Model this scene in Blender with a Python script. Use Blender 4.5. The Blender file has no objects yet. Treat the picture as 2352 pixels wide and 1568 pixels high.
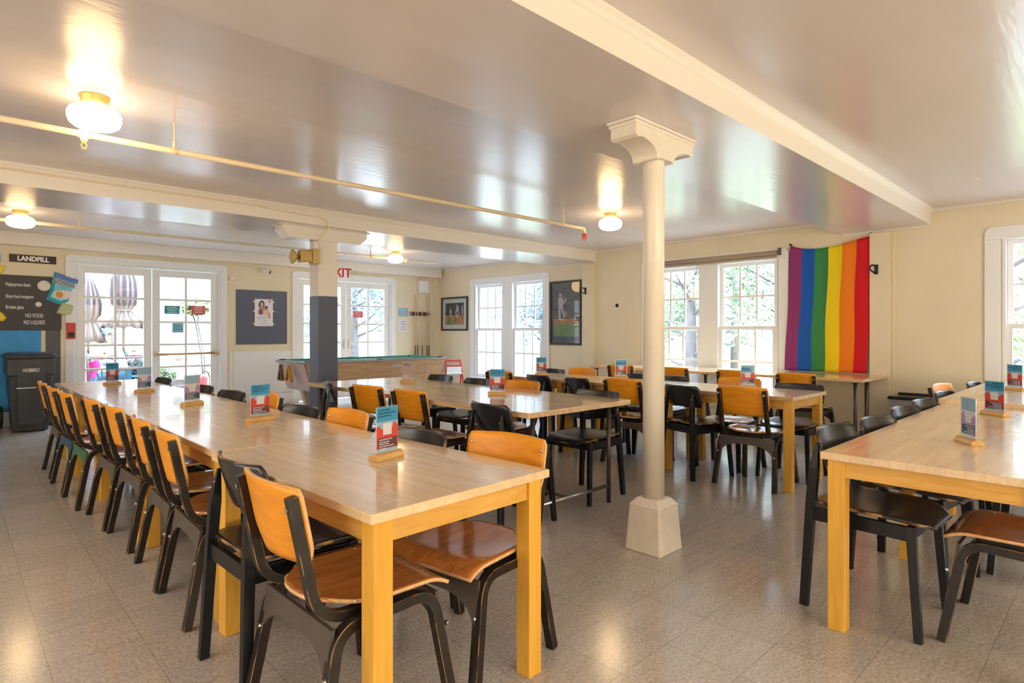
import bpy, bmesh, math, random
from mathutils import Vector, Matrix
random.seed(7)
C = bpy.context.scene.collection
PI = math.pi

# ------------------------------------------------------------------ camera
FPX = 1358.5
cam = bpy.data.objects.new('camera', bpy.data.cameras.new('camera'))
C.objects.link(cam)
cam.location = (0, 0, 1.26)
cam.rotation_euler = (PI/2, 0, math.radians(46.35) - PI/2)
cam.data.sensor_fit = 'HORIZONTAL'
cam.data.sensor_width = 36.0
cam.data.lens = 36.0*FPX/2352
cam.data.shift_x = 0.0
cam.data.shift_y = -21/2352
cam.data.clip_start = 0.02
cam.data.clip_end = 300
bpy.context.scene.camera = cam

# ------------------------------------------------------------------ world, sun, large lights, exposure
world = bpy.data.worlds.new('world'); bpy.context.scene.world = world
world.use_nodes = True
wn = world.node_tree.nodes; wl = world.node_tree.links
wn.clear()
wo = wn.new('ShaderNodeOutputWorld'); wb = wn.new('ShaderNodeBackground')
wr = wn.new('ShaderNodeValToRGB'); wt = wn.new('ShaderNodeTexCoord'); ws = wn.new('ShaderNodeSeparateXYZ')
wl.new(wt.outputs['Generated'], ws.inputs[0]); wl.new(ws.outputs['Z'], wr.inputs['Fac'])
wl.new(wr.outputs['Color'], wb.inputs['Color']); wl.new(wb.outputs[0], wo.inputs[0])
wr.color_ramp.elements[0].position = 0.22; wr.color_ramp.elements[0].color = (.125, .15, .175, 1)
wr.color_ramp.elements[1].position = 0.50; wr.color_ramp.elements[1].color = (.66, .83, 1.0, 1)
wb.inputs['Strength'].default_value = 15.0

def light(name, kind, loc, rot, energy, color=(1, 1, 1), **kw):
    L = bpy.data.lights.new(name, kind); L.energy = energy; L.color = color
    for k, v in kw.items(): setattr(L, k, v)
    o = bpy.data.objects.new(name, L); C.objects.link(o); o.location = loc; o.rotation_euler = rot
    return o
sun = light('sun', 'SUN', (0, 0, 20), (0, 0, 0), 3.5, (1, .95, .86), angle=math.radians(1.5))
sun.rotation_euler = Vector((.42, .55, -.95)).to_track_quat('-Z', 'Y').to_euler()

vs = bpy.context.scene.view_settings
vs.view_transform = 'Standard'; vs.look = 'None'; vs.gamma = 1.0; vs.use_curve_mapping = False
vs.exposure = 0.78
cy = bpy.context.scene.cycles
cy.max_bounces = 8; cy.diffuse_bounces = 4; cy.glossy_bounces = 3; cy.transmission_bounces = 4; cy.transparent_max_bounces = 12
cy.caustics_reflective = False; cy.caustics_refractive = False; cy.sample_clamp_indirect = 6

XR, YF, YB, XL, CEIL, SOF = 7.75, 10.435, -3.6, -3.2, 2.60, 2.43
# added fill lights at unseen windowless walls, plus portals that guide the sky light
light('back_fill_light', 'AREA', (2.2, YB+.02, 1.35), (PI/2, 0, PI), 165, (1.0, .97, .94), shape='RECTANGLE', size=6.4, size_y=1.7)
light('left_fill_light', 'AREA', (XL+.02, 2.5, 1.4), (PI/2, 0, -PI/2), 70, (1.0, .90, .76), shape='RECTANGLE', size=6.0, size_y=1.6)
def portal(loc, rot, sx, sy):
    o = light('sky_portal', 'AREA', loc, rot, 1, shape='RECTANGLE', size=sx, size_y=sy)
    o.data.cycles.is_portal = True
for yc in (8.25, 4.11, -.05):
    portal((XR+.16, yc, 1.3), (PI/2, 0, PI/2), 2.1, 1.95)
for xc in (2.285, 5.56):
    portal((xc, YF+.16, 1.2), (PI/2, 0, PI), 2.0, 2.2)

# ------------------------------------------------------------------ materials
def lin(r, g, b):
    f = lambda c: (c/255/12.92) if c/255 <= .04045 else ((c/255+.055)/1.055)**2.4
    return (f(r), f(g), f(b))
def mat(name, col, rough=.5, metal=0, spec=.5, var=0, vscale=8, bump=0, bscale=30, stretch=(1, 1, 1), coat=0, emis=None, estr=0, sheen=0):
    m = bpy.data.materials.new(name); m.use_nodes = True
    nt = m.node_tree; n = nt.nodes; l = nt.links; p = n['Principled BSDF']
    p.inputs['Base Color'].default_value = (*col, 1); p.inputs['Roughness'].default_value = rough
    p.inputs['Metallic'].default_value = metal; p.inputs['Specular IOR Level'].default_value = spec
    if coat: p.inputs['Coat Weight'].default_value = coat; p.inputs['Coat Roughness'].default_value = .08
    if emis: p.inputs['Emission Color'].default_value = (*emis, 1); p.inputs['Emission Strength'].default_value = estr
    if var or bump:
        tc = n.new('ShaderNodeTexCoord'); mp = n.new('ShaderNodeMapping'); mp.inputs['Scale'].default_value = stretch
        l.new(tc.outputs['Object'], mp.inputs['Vector'])
    if var:
        nz = n.new('ShaderNodeTexNoise'); nz.inputs['Scale'].default_value = vscale; nz.inputs['Detail'].default_value = 5
        l.new(mp.outputs[0], nz.inputs['Vector'])
        r = n.new('ShaderNodeValToRGB')
        r.color_ramp.elements[0].position = .3; r.color_ramp.elements[1].position = .7
        r.color_ramp.elements[0].color = (*[max(0, c*(1-var)) for c in col], 1)
        r.color_ramp.elements[1].color = (*[min(1, c*(1+var)) for c in col], 1)
        l.new(nz.outputs['Fac'], r.inputs['Fac']); l.new(r.outputs['Color'], p.inputs['Base Color'])
    if bump:
        nb = n.new('ShaderNodeTexNoise'); nb.inputs['Scale'].default_value = bscale; nb.inputs['Detail'].default_value = 3
        l.new(mp.outputs[0], nb.inputs['Vector'])
        b = n.new('ShaderNodeBump'); b.inputs['Strength'].default_value = bump; b.inputs['Distance'].default_value = .01
        l.new(nb.outputs['Fac'], b.inputs['Height']); l.new(b.outputs[0], p.inputs['Normal'])
    return m
def glass_mat(name, tint=(1, 1, 1), rough=.0, gl=.06):
    m = bpy.data.materials.new(name); m.use_nodes = True; n = m.node_tree.nodes; l = m.node_tree.links; n.clear()
    o = n.new('ShaderNodeOutputMaterial'); t = n.new('ShaderNodeBsdfTransparent'); g = n.new('ShaderNodeBsdfGlossy'); x = n.new('ShaderNodeMixShader')
    t.inputs['Color'].default_value = (*tint, 1); g.inputs['Roughness'].default_value = rough
    fr = n.new('ShaderNodeLayerWeight'); pw = n.new('ShaderNodeMath'); pw.operation = 'POWER'; pw.inputs[1].default_value = 4.0
    ad = n.new('ShaderNodeMath'); ad.operation = 'MULTIPLY_ADD'; ad.inputs[1].default_value = .7; ad.inputs[2].default_value = .03
    l.new(fr.outputs['Facing'], pw.inputs[0]); l.new(pw.outputs[0], ad.inputs[0])
    l.new(ad.outputs[0], x.inputs[0]); l.new(t.outputs[0], x.inputs[1]); l.new(g.outputs[0], x.inputs[2]); l.new(x.outputs[0], o.inputs[0])
    return m

M = {}
M['wall'] = mat('cream_wall_paint', (.81, .71, .52), .42, var=.05, vscale=1.5, bump=.05, bscale=60)
M['ceil'] = mat('gloss_ceiling_paint', (.75, .69, .69), .22, spec=1.0, var=.04, vscale=1.3, bump=.12, bscale=7, stretch=(.5, 3.0, 1))
M['beam'] = mat('beam_cream_paint', (.84, .78, .71), .4)
M['trim'] = mat('white_trim_paint', (.84, .85, .86), .35)
M['pillar'] = mat('pillar_cream_paint', (.84, .77, .66), .3, var=.03)
M['chipped'] = mat('chipped_plinth_paint', (.84, .78, .69), .5, var=.06, vscale=14, bump=.3, bscale=12)
M['slate'] = mat('slate_blue_board', (.095, .11, .165), .38)
M['panelgrey'] = mat('dark_grey_panel', (.095, .10, .115), .5, var=.1)
M['blackboard'] = mat('black_sign_board', (.045, .043, .05), .5)
M['bluepanel'] = mat('bright_blue_panel', (.03, .33, .78), .5, var=.08)
M['signblack'] = mat('brown_black_sign', (.025, .015, .015), .5)
M['white'] = mat('white_paint', (.85, .85, .85), .4)
M['black'] = mat('black_lacquer', (.009, .010, .013), .34, spec=.32, var=.3, vscale=20)
M['blackseat'] = mat('black_gloss_seat', (.012, .014, .020), .27, spec=.7, var=.3, vscale=15)
M['brownblack'] = mat('worn_black_brown_bentwood', (.018, .014, .012), .36, spec=.35, var=.45, vscale=22)
def worn():
    m = mat('worn_wood_edge', (.2, .12, .06), .45); n = m.node_tree.nodes; l = m.node_tree.links
    tc = n.new('ShaderNodeTexCoord'); nz = n.new('ShaderNodeTexNoise'); nz.inputs['Scale'].default_value = 14; nz.inputs['Detail'].default_value = 4
    r = n.new('ShaderNodeValToRGB'); r.color_ramp.elements[0].position = .47; r.color_ramp.elements[0].color = (.03, .022, .018, 1); r.color_ramp.elements[1].position = .58; r.color_ramp.elements[1].color = (.42, .22, .08, 1)
    l.new(tc.outputs['Object'], nz.inputs['Vector']); l.new(nz.outputs['Fac'], r.inputs['Fac']); l.new(r.outputs['Color'], n['Principled BSDF'].inputs['Base Color']); return m
M['wornedge'] = worn()
M['taupeapron'] = mat('satin_taupe_apron', (.085, .070, .060), .38, var=.12, vscale=6)
M['plyedge'] = mat('light_ply_edge', (.80, .50, .24), .45, var=.15, vscale=30)
M['greenpaint'] = mat('green_painted_apron', (.03, .14, .07), .4)
M['bluepaint'] = mat('blue_painted_apron', (.012, .07, .14), .4)
M['steel'] = mat('brushed_steel', (.55, .55, .55), .3, metal=1)
M['darksteel'] = mat('brown_steel_pole', (.10, .075, .07), .35, metal=.6)
M['brass'] = mat('aged_brass_paint', (.58, .40, .14), .35, metal=.45, var=.15)
M['pushbar'] = mat('bronze_push_bar', (.55, .36, .20), .3, metal=.5)
M['bin'] = mat('charcoal_bin_plastic', (.035, .04, .05), .45, var=.1)
M['rubber'] = mat('black_rubber', (.01, .014, .012), .6)
M['pipe'] = mat('painted_pipe', (.80, .66, .46), .4)
M['red'] = mat('red_plastic', (.62, .03, .03), .4)
M['redpaper'] = mat('red_notice_paper', (.75, .10, .13), .6)
M['tealpaper'] = mat('teal_notice_paper', (.02, .35, .42), .6)
M['bluepaper'] = mat('light_blue_notice', (.25, .50, .72), .6)
M['paper'] = mat('white_paper', (.82, .82, .85), .6)
M['felt'] = mat('green_felt', (.02, .22, .16), .9)
M['railgrey'] = mat('grey_rail_laminate', (.30, .27, .27), .25)
M['frame'] = mat('black_picture_frame', (.03, .03, .03), .35)
M['heater'] = mat('grey_heater_metal', (.32, .32, .34), .4)
M['blind'] = mat('tan_roll_blind', (.36, .28, .20), .6)
M['siding'] = mat('white_clapboard', (.36, .35, .33), .6)
M['patio'] = mat('patio_paving', (.34, .33, .32), .8, var=.1, vscale=2)
M['gravel'] = mat('pale_gravel', (.40, .40, .40), .9, var=.08, vscale=4)
M['grass'] = mat('lawn_ground', (.20, .23, .13), .9, var=.25, vscale=3)
M['leafa'] = mat('olive_leaf', (.10, .14, .06), .6, var=.35, vscale=2)
M['leafb'] = mat('blue_green_leaf', (.045, .075, .085), .6, var=.35, vscale=2)
M['leafc'] = mat('yellow_green_leaf', (.15, .20, .06), .6, var=.3, vscale=2)
M['bark'] = mat('tree_bark', (.11, .095, .095), .9, var=.2)
M['skin'] = mat('skin', (.40, .20, .12), .5)
M['capblue'] = mat('blue_cap_cloth', (.06, .14, .30), .8)
M['shirt'] = mat('white_shirt_cloth', (.60, .60, .64), .8)
M['teal'] = mat('teal_denim', (.02, .10, .16), .8)
M['pink'] = mat('hot_pink_cloth', (.50, .02, .18), .7)
M['taupe'] = mat('taupe_bag_cloth', (.30, .25, .25), .8)
M['glass'] = glass_mat('window_glass', (.98, .99, 1.0))
M['acrylic'] = glass_mat('clear_acrylic', (.93, .95, .98), .02)
M['tabglass'] = glass_mat('patio_table_glass', (.80, .88, .88))
M['glow'] = mat('lit_opal_glass', (1, .95, .85), .3, emis=(1.0, .82, .52), estr=3.6)
M['cue'] = mat('pale_cue_wood', (.72, .50, .30), .3)
M['cuebutt'] = mat('dark_cue_butt', (.18, .09, .05), .3)

def wood(name, c1, c2, rough=.3, grain=(1.2, 14, 14), plank=0, pvar=.1, plank_axis='y', coat=0.0, scale=3.0):
    """long grain noise plus optional glued planks"""
    m = bpy.data.materials.new(name); m.use_nodes = True
    n = m.node_tree.nodes; l = m.node_tree.links; p = n['Principled BSDF']; p.inputs['Roughness'].default_value = rough
    if coat: p.inputs['Coat Weight'].default_value = coat; p.inputs['Coat Roughness'].default_value = .06
    tc = n.new('ShaderNodeTexCoord'); mp = n.new('ShaderNodeMapping'); mp.inputs['Scale'].default_value = grain
    l.new(tc.outputs['Object'], mp.inputs[0])
    nz = n.new('ShaderNodeTexNoise'); nz.inputs['Scale'].default_value = scale; nz.inputs['Detail'].default_value = 6; nz.inputs['Distortion'].default_value = .6
    l.new(mp.outputs[0], nz.inputs['Vector'])
    r = n.new('ShaderNodeValToRGB'); r.color_ramp.elements[0].position = .32; r.color_ramp.elements[1].position = .68
    r.color_ramp.elements[0].color = (*c1, 1); r.color_ramp.elements[1].color = (*c2, 1)
    l.new(nz.outputs['Fac'], r.inputs['Fac'])
    out = r.outputs['Color']
    if plank:
        b = n.new('ShaderNodeTexBrick'); b.offset = .37; b.inputs['Scale'].default_value = 1
        b.inputs['Brick Width'].default_value = .55; b.inputs['Row Height'].default_value = plank; b.inputs['Mortar Size'].default_value = .0006
        b.inputs['Color1'].default_value = (1-pvar, 1-pvar, 1-pvar, 1); b.inputs['Color2'].default_value = (1+pvar*.4, 1+pvar*.4, 1+pvar*.3, 1); b.inputs['Mortar'].default_value = (.7, .6, .5, 1)
        m2 = n.new('ShaderNodeMapping'); m2.inputs['Rotation'].default_value = (0, 0, PI/2 if plank_axis == 'y' else 0)
        l.new(tc.outputs['Object'], m2.inputs[0]); l.new(m2.outputs[0], b.inputs['Vector'])
        mx = n.new('ShaderNodeMixRGB'); mx.blend_type = 'MULTIPLY'; mx.inputs[0].default_value = 1
        l.new(out, mx.inputs[1]); l.new(b.outputs['Color'], mx.inputs[2]); out = mx.outputs[0]
    l.new(out, p.inputs['Base Color'])
    return m
M['maple_y'] = wood('maple_top_long', (.78, .56, .32), (.88, .68, .43), .22, (12, 1.0, 12), .06, .08, 'y', .35)
M['maple_x'] = wood('maple_top_cross', (.76, .55, .34), (.86, .67, .46), .22, (1.0, 12, 12), .06, .08, 'x', .3)
M['block'] = wood('butcher_block', (.74, .49, .27), (.86, .64, .40), .18, (12, 1.0, 12), .045, .12, 'y', .4)
M['legwood'] = wood('honey_leg_wood', (.74, .38, .04), (.86, .48, .075), .35, (14, 14, 1.2), 0)
M['apron'] = wood('honey_apron_wood', (.66, .35, .06), (.80, .46, .11), .35, (2, 2, 14), 0)
M['orange'] = wood('orange_plywood', (.76, .27, .006), (.88, .36, .010), .42, (1.5, 10, 12), 0, coat=.08)
M['orangeseat'] = wood('varnished_brown_seat', (.40, .13, .03), (.60, .24, .06), .2, (10, 1.5, 12), 0, coat=.5)
M['redseat'] = wood('red_brown_seat', (.30, .07, .02), (.44, .12, .035), .22, (10, 1.5, 12), 0, coat=.5)
M['poolwood'] = wood('pool_table_oak', (.46, .26, .13), (.62, .38, .20), .35, (1, 12, 12), 0)
M['poolend'] = wood('pool_table_end_laminate', (.44, .32, .28), (.56, .42, .37), .3, (12, 1, 12), 0)
M['rackwood'] = wood('amber_rack_wood', (.50, .20, .02), (.70, .32, .04), .3)
M['basewood'] = wood('holder_base_wood', (.60, .36, .12), (.74, .48, .20), .35, (2, 14, 14))

def floor_mat():
    m = bpy.data.materials.new('vinyl_tile_floor'); m.use_nodes = True
    n = m.node_tree.nodes; l = m.node_tree.links; p = n['Principled BSDF']
    p.inputs['Roughness'].default_value = .17; p.inputs['Specular IOR Level'].default_value = .7
    tc = n.new('ShaderNodeTexCoord'); mp = n.new('ShaderNodeMapping'); mp.inputs['Location'].default_value = (.03, -.08, 0)
    l.new(tc.outputs['Object'], mp.inputs[0])
    b = n.new('ShaderNodeTexBrick'); b.offset = 0; b.inputs['Scale'].default_value = 1; b.inputs['Brick Width'].default_value = .305; b.inputs['Row Height'].default_value = .305
    b.inputs['Mortar Size'].default_value = .0013; b.inputs['Mortar Smooth'].default_value = .3
    b.inputs['Color1'].default_value = (.93, .93, .93, 1); b.inputs['Color2'].default_value = (1.05, 1.04, 1.02, 1); b.inputs['Mortar'].default_value = (.55, .5, .47, 1)
    l.new(mp.outputs[0], b.inputs['Vector'])
    n1 = n.new('ShaderNodeTexNoise'); n1.inputs['Scale'].default_value = 75; n1.inputs['Detail'].default_value = 3; n1.inputs['Roughness'].default_value = .6
    l.new(tc.outputs['Object'], n1.inputs['Vector'])
    r = n.new('ShaderNodeValToRGB'); e = r.color_ramp.elements
    e[0].position = .30; e[0].color = (.37, .34, .32, 1); e[1].position = .70; e[1].color = (.63, .59, .56, 1)
    l.new(n1.outputs['Fac'], r.inputs['Fac'])
    mq = n.new('ShaderNodeMapping'); mq.inputs['Scale'].default_value = (3, 16, 1); l.new(tc.outputs['Object'], mq.inputs[0])
    n2 = n.new('ShaderNodeTexNoise'); n2.inputs['Scale'].default_value = 1.5; n2.inputs['Detail'].default_value = 3
    l.new(mq.outputs[0], n2.inputs['Vector'])
    r2 = n.new('ShaderNodeMapRange'); r2.inputs['To Min'].default_value = .84; r2.inputs['To Max'].default_value = 1.14
    l.new(n2.outputs['Fac'], r2.inputs['Value'])
    m1 = n.new('ShaderNodeMixRGB'); m1.blend_type = 'MULTIPLY'; m1.inputs[0].default_value = 1
    m2 = n.new('ShaderNodeMixRGB'); m2.blend_type = 'MULTIPLY'; m2.inputs[0].default_value = 1
    l.new(r.outputs[0], m1.inputs[1]); l.new(b.outputs['Color'], m1.inputs[2]); l.new(m1.outputs[0], m2.inputs[1]); l.new(r2.outputs[0], m2.inputs[2])
    l.new(m2.outputs[0], p.inputs['Base Color'])
    return m
M['floor'] = floor_mat()

# ------------------------------------------------------------------ mesh helpers
def NB(): return bmesh.new()
def obj(name, bm, m, parent=None, smooth=False, bevel=0, seg=2, bmat=-1):
    me = bpy.data.meshes.new(name)
    bmesh.ops.recalc_face_normals(bm, faces=bm.faces)
    bm.to_mesh(me); bm.free()
    ms = m if isinstance(m, (list, tuple)) else [m]
    for x in ms: me.materials.append(M[x] if isinstance(x, str) else x)
    if smooth:
        for p in me.polygons: p.use_smooth = True
    o = bpy.data.objects.new(name, me); C.objects.link(o)
    if parent: o.parent = parent
    if bevel:
        b = o.modifiers.new('bevel', 'BEVEL'); b.width = bevel; b.segments = seg; b.material = bmat; b.limit_method = 'ANGLE'; b.angle_limit = math.radians(40)
    return o
def tag(o, label, cat, group=None, kind=None):
    o['label'] = label; o['category'] = cat
    if group: o['group'] = group
    if kind: o['kind'] = kind
    return o
def thing(name, label, cat, loc=(0, 0, 0), rz=0, group=None):
    o = bpy.data.objects.new(name, None); C.objects.link(o); o.empty_display_size = .1
    o.location = loc; o.rotation_euler = (0, 0, rz)
    return tag(o, label, cat, group)
def struct(name, bm, m, parent=None, **k):
    o = obj(name, bm, m, parent, **k)
    if not parent: o['kind'] = 'structure'
    return o
def dup(root, loc, rz, label, group=None, scale=None):
    r = root.copy(); C.objects.link(r); r.location = loc; r.rotation_euler = (0, 0, rz); r['label'] = label
    if group: r['group'] = group
    if scale: r.scale = (scale,)*3
    def rec(a, b):
        for ch in a.children:
            c = ch.copy(); C.objects.link(c); c.parent = b; rec(ch, c)
    rec(root, r)
    return r
def box(bm, x0, x1, y0, y1, z0, z1, mi=0):
    v = [bm.verts.new((x, y, z)) for x in (x0, x1) for y in (y0, y1) for z in (z0, z1)]
    for f in ((0, 1, 3, 2), (4, 6, 7, 5), (0, 4, 5, 1), (2, 3, 7, 6), (0, 2, 6, 4), (1, 5, 7, 3)):
        bm.faces.new([v[i] for i in f]).material_index = mi
    return v
def B(*a):
    bm = NB(); box(bm, *a); return bm
def prism(bm, pts, axis, a, b, mi=0):
    """pts 2d polygon; extruded along axis from a to b"""
    def P(p, t):
        return {'x': (t, p[0], p[1]), 'y': (p[0], t, p[1]), 'z': (p[0], p[1], t)}[axis]
    va = [bm.verts.new(P(p, a)) for p in pts]; vb = [bm.verts.new(P(p, b)) for p in pts]
    n = len(pts)
    bm.faces.new(va).material_index = mi; bm.faces.new(vb[::-1]).material_index = mi
    for i in range(n): bm.faces.new((va[i], vb[i], vb[(i+1) % n], va[(i+1) % n])).material_index = mi
def sweep(bm, pts, lat, w, t, mi=0, taper=None):
    """rectangular section along a path; lat = fixed lateral axis, w = size along it, t = size across"""
    pts = [Vector(p) for p in pts]; lat = Vector(lat).normalized(); rings = []
    for i, p in enumerate(pts):
        if i == 0: d = pts[1]-p
        elif i == len(pts)-1: d = p-pts[i-1]
        else: d = (pts[i+1]-p).normalized()+(p-pts[i-1]).normalized()
        d.normalize(); nrm = d.cross(lat).normalized(); l2 = nrm.cross(d).normalized()
        ww, tt = (w, t) if not taper else (w*taper[i], t*taper[i])
        rings.append([bm.verts.new(p+l2*a*ww/2+nrm*b*tt/2) for a, b in ((-1, -1), (1, -1), (1, 1), (-1, 1))])
    for r0, r1 in zip(rings, rings[1:]):
        for k in range(4): bm.faces.new((r0[k], r0[(k+1) % 4], r1[(k+1) % 4], r1[k])).material_index = mi
    bm.faces.new(rings[0]).material_index = mi; bm.faces.new(rings[-1][::-1]).material_index = mi
def tube(bm, pts, r, seg=10, mi=0, cap=True):
    pts = [Vector(p) for p in pts]; rings = []; prev = None
    rs = r if isinstance(r, (list, tuple)) else [r]*len(pts)
    for i, p in enumerate(pts):
        if i == 0: d = pts[1]-p
        elif i == len(pts)-1: d = p-pts[i-1]
        else: d = (pts[i+1]-p).normalized()+(p-pts[i-1]).normalized()
        d.normalize()
        if prev is None:
            a = Vector((0, 0, 1)) if abs(d.z) < .9 else Vector((1, 0, 0))
            u = d.cross(a).normalized()
        else: u = (prev-d*prev.dot(d)).normalized()
        prev = u; v = d.cross(u)
        rings.append([bm.verts.new(p+(u*math.cos(2*PI*k/seg)+v*math.sin(2*PI*k/seg))*rs[i]) for k in range(seg)])
    for r0, r1 in zip(rings, rings[1:]):
        for k in range(seg): bm.faces.new((r0[k], r0[(k+1) % seg], r1[(k+1) % seg], r1[k])).material_index = mi
    if cap: bm.faces.new(rings[0][::-1]).material_index = mi; bm.faces.new(rings[-1]).material_index = mi
def lathe(bm, prof, c=(0, 0, 0), seg=28, mi=0, axis='z'):
    rings = []
    for r, h in prof:
        ring = []
        for k in range(seg):
            a = 2*PI*k/seg; x, y = r*math.cos(a), r*math.sin(a)
            q = {'z': (x, y, h), 'x': (h, x, y), 'y': (x, h, y)}[axis]
            ring.append(bm.verts.new((c[0]+q[0], c[1]+q[1], c[2]+q[2])))
        rings.append(ring)
    for r0, r1 in zip(rings, rings[1:]):
        for k in range(seg): bm.faces.new((r0[k], r0[(k+1) % seg], r1[(k+1) % seg], r1[k])).material_index = mi
    bm.faces.new(rings[0][::-1]).material_index = mi; bm.faces.new(rings[-1]).material_index = mi
def sheet(bm, fn, nu, nv, th, mi=0, ei=0):
    """thick surface: fn(u,v)->Vector for u,v in 0..1, thickness along local normal"""
    P = [[Vector(fn(i/nu, j/nv)) for j in range(nv+1)] for i in range(nu+1)]
    def nrm(i, j):
        a = P[min(i+1, nu)][j]-P[max(i-1, 0)][j]; b = P[i][min(j+1, nv)]-P[i][max(j-1, 0)]
        c = a.cross(b); return c.normalized() if c.length > 1e-9 else Vector((0, 0, 1))
    T = [[bm.verts.new(P[i][j]+nrm(i, j)*th/2) for j in range(nv+1)] for i in range(nu+1)]
    U = [[bm.verts.new(P[i][j]-nrm(i, j)*th/2) for j in range(nv+1)] for i in range(nu+1)]
    for i in range(nu):
        for j in range(nv):
            bm.faces.new((T[i][j], T[i+1][j], T[i+1][j+1], T[i][j+1])).material_index = mi
            bm.faces.new((U[i][j], U[i][j+1], U[i+1][j+1], U[i+1][j])).material_index = mi
    for i in range(nu):
        for j in (0, nv): bm.faces.new((T[i][j], T[i+1][j], U[i+1][j], U[i][j])).material_index = ei
    for j in range(nv):
        for i in (0, nu): bm.faces.new((T[i][j], T[i][j+1], U[i][j+1], U[i][j])).material_index = ei
def arcpts(cx, cy, r, a0, a1, n=6):
    return [(cx+r*math.cos(math.radians(a0+(a1-a0)*k/n)), cy+r*math.sin(math.radians(a0+(a1-a0)*k/n))) for k in range(n+1)]
def rrect(x0, x1, z0, z1, r, n=5):
    return arcpts(x0+r, z0+r, r, 180, 270, n)+arcpts(x1-r, z0+r, r, 270, 360, n)+arcpts(x1-r, z1-r, r, 0, 90, n)+arcpts(x0+r, z1-r, r, 90, 180, n)
def fillet(pts, r, n=6):
    """round the corners of a 3d polyline; r list per inner point or one value"""
    pts = [Vector(p) for p in pts]; out = [pts[0]]
    for i in range(1, len(pts)-1):
        rr = r[i-1] if isinstance(r, (list, tuple)) else r
        a = (pts[i-1]-pts[i]).normalized(); b = (pts[i+1]-pts[i]).normalized()
        p0 = pts[i]+a*rr; p1 = pts[i]+b*rr
        for k in range(n+1):
            t = k/n; out.append(p0*(1-t)**2+pts[i]*2*t*(1-t)+p1*t*t)
    out.append(pts[-1]); return out
def text(name, s, size, m, loc, rot, parent=None, bold=.0, depth=.0015, align='CENTER', sx=1.0):
    cu = bpy.data.curves.new(name, 'FONT'); cu.body = s; cu.size = size; cu.extrude = depth; cu.offset = bold
    cu.align_x = align; cu.align_y = 'CENTER'; cu.resolution_u = 3
    t = bpy.data.objects.new(name+'_t', cu); C.objects.link(t)
    dg = bpy.context.evaluated_depsgraph_get(); me = bpy.data.meshes.new_from_object(t.evaluated_get(dg))
    bpy.data.objects.remove(t); bpy.data.curves.remove(cu)
    me.materials.clear(); me.materials.append(M[m])
    me.transform(Matrix.Scale(sx, 4, (1, 0, 0)))
    o = bpy.data.objects.new(name, me); C.objects.link(o); o.location = loc; o.rotation_euler = rot
    if parent: o.parent = parent
    return o

# ================================================================== ROOM SHELL
def wall_grid(bm, axis, c0, c1, u0, u1, z0, z1, holes):
    """wall slab between c0..c1 on axis, with rectangular holes (ua,ub,za,zb)"""
    us = sorted({u0, u1, *[h[0] for h in holes], *[h[1] for h in holes]})
    zs = sorted({z0, z1, *[h[2] for h in holes], *[h[3] for h in holes]})
    for a, b in zip(us, us[1:]):
        for c, d in zip(zs, zs[1:]):
            mu, mz = (a+b)/2, (c+d)/2
            if any(h[0] < mu < h[1] and h[2] < mz < h[3] for h in holes): continue
            if axis == 'x': box(bm, c0, c1, a, b, c, d)
            else: box(bm, a, b, c0, c1, c, d)
WT = .16
WZ0, WZ1 = .36, 2.23           # window opening heights
WIN = (8.25, 4.11, -.05)
bm = NB(); wall_grid(bm, 'x', XR, XR+WT, YB, YF+WT, 0, CEIL+.2, [(c-.96, c+.96, WZ0, WZ1) for c in WIN]); struct('wall_right', bm, 'wall')
DZ = 2.27
DOOR = (2.285, 5.56)
bm = NB(); wall_grid(bm, 'y', YF, YF+WT, XL, XR, 0, CEIL+.2, [(c-.985, c+.985, 0, DZ) for c in DOOR]); struct('wall_far', bm, 'wall')
bm = NB(); box(bm, XL-WT, XL, YB, YF+WT, 0, CEIL+.2); struct('wall_left', bm, 'wall')
bm = NB(); box(bm, XL-WT, XR+WT, YB-WT, YB, 0, CEIL+.2); struct('wall_back', bm, 'wall')
bm = NB(); box(bm, XL-WT, XR+WT, YB-WT, YF+WT, -.12, 0); struct('floor', bm, 'floor')
bm = NB(); box(bm, XL, XR, YB, YF, CEIL, CEIL+.15); struct('ceiling', bm, 'ceil')
bm = NB(); box(bm, XL-.5, XR+.5, YB-.5, YF+.35, CEIL+.2, CEIL+.4); struct('roof', bm, 'siding')

def soffit(name, y0, y1, mould=True, x1=XR):
    """dropped beam with gloss underside and matte cream faces"""
    bm = NB()
    v = box(bm, XL, x1, y0, y1, SOF, CEIL, 0)
    bm.faces.ensure_lookup_table(); bm.normal_update()
    for f in bm.faces:
        f.material_index = 1 if abs(f.normal.z) > .5 else 0
    o = struct(name, bm, ['beam', 'ceil'])
    if mould:
        m = NB()
        prism(m, [(y0-.035, CEIL), (y0-.035, CEIL-.012), (y0-.022, CEIL-.024), (y0-.010, CEIL-.042), (y0, CEIL-.05), (y0, CEIL)], 'x', XL, x1)
        obj('moulding', m, 'beam', o)
    return o
soffit('trim_1', 1.51, 2.40)
soffit('trim_2', 6.12, 7.02)
soffit('trim_3', 10.26, YF, False, XR-.05)
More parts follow.
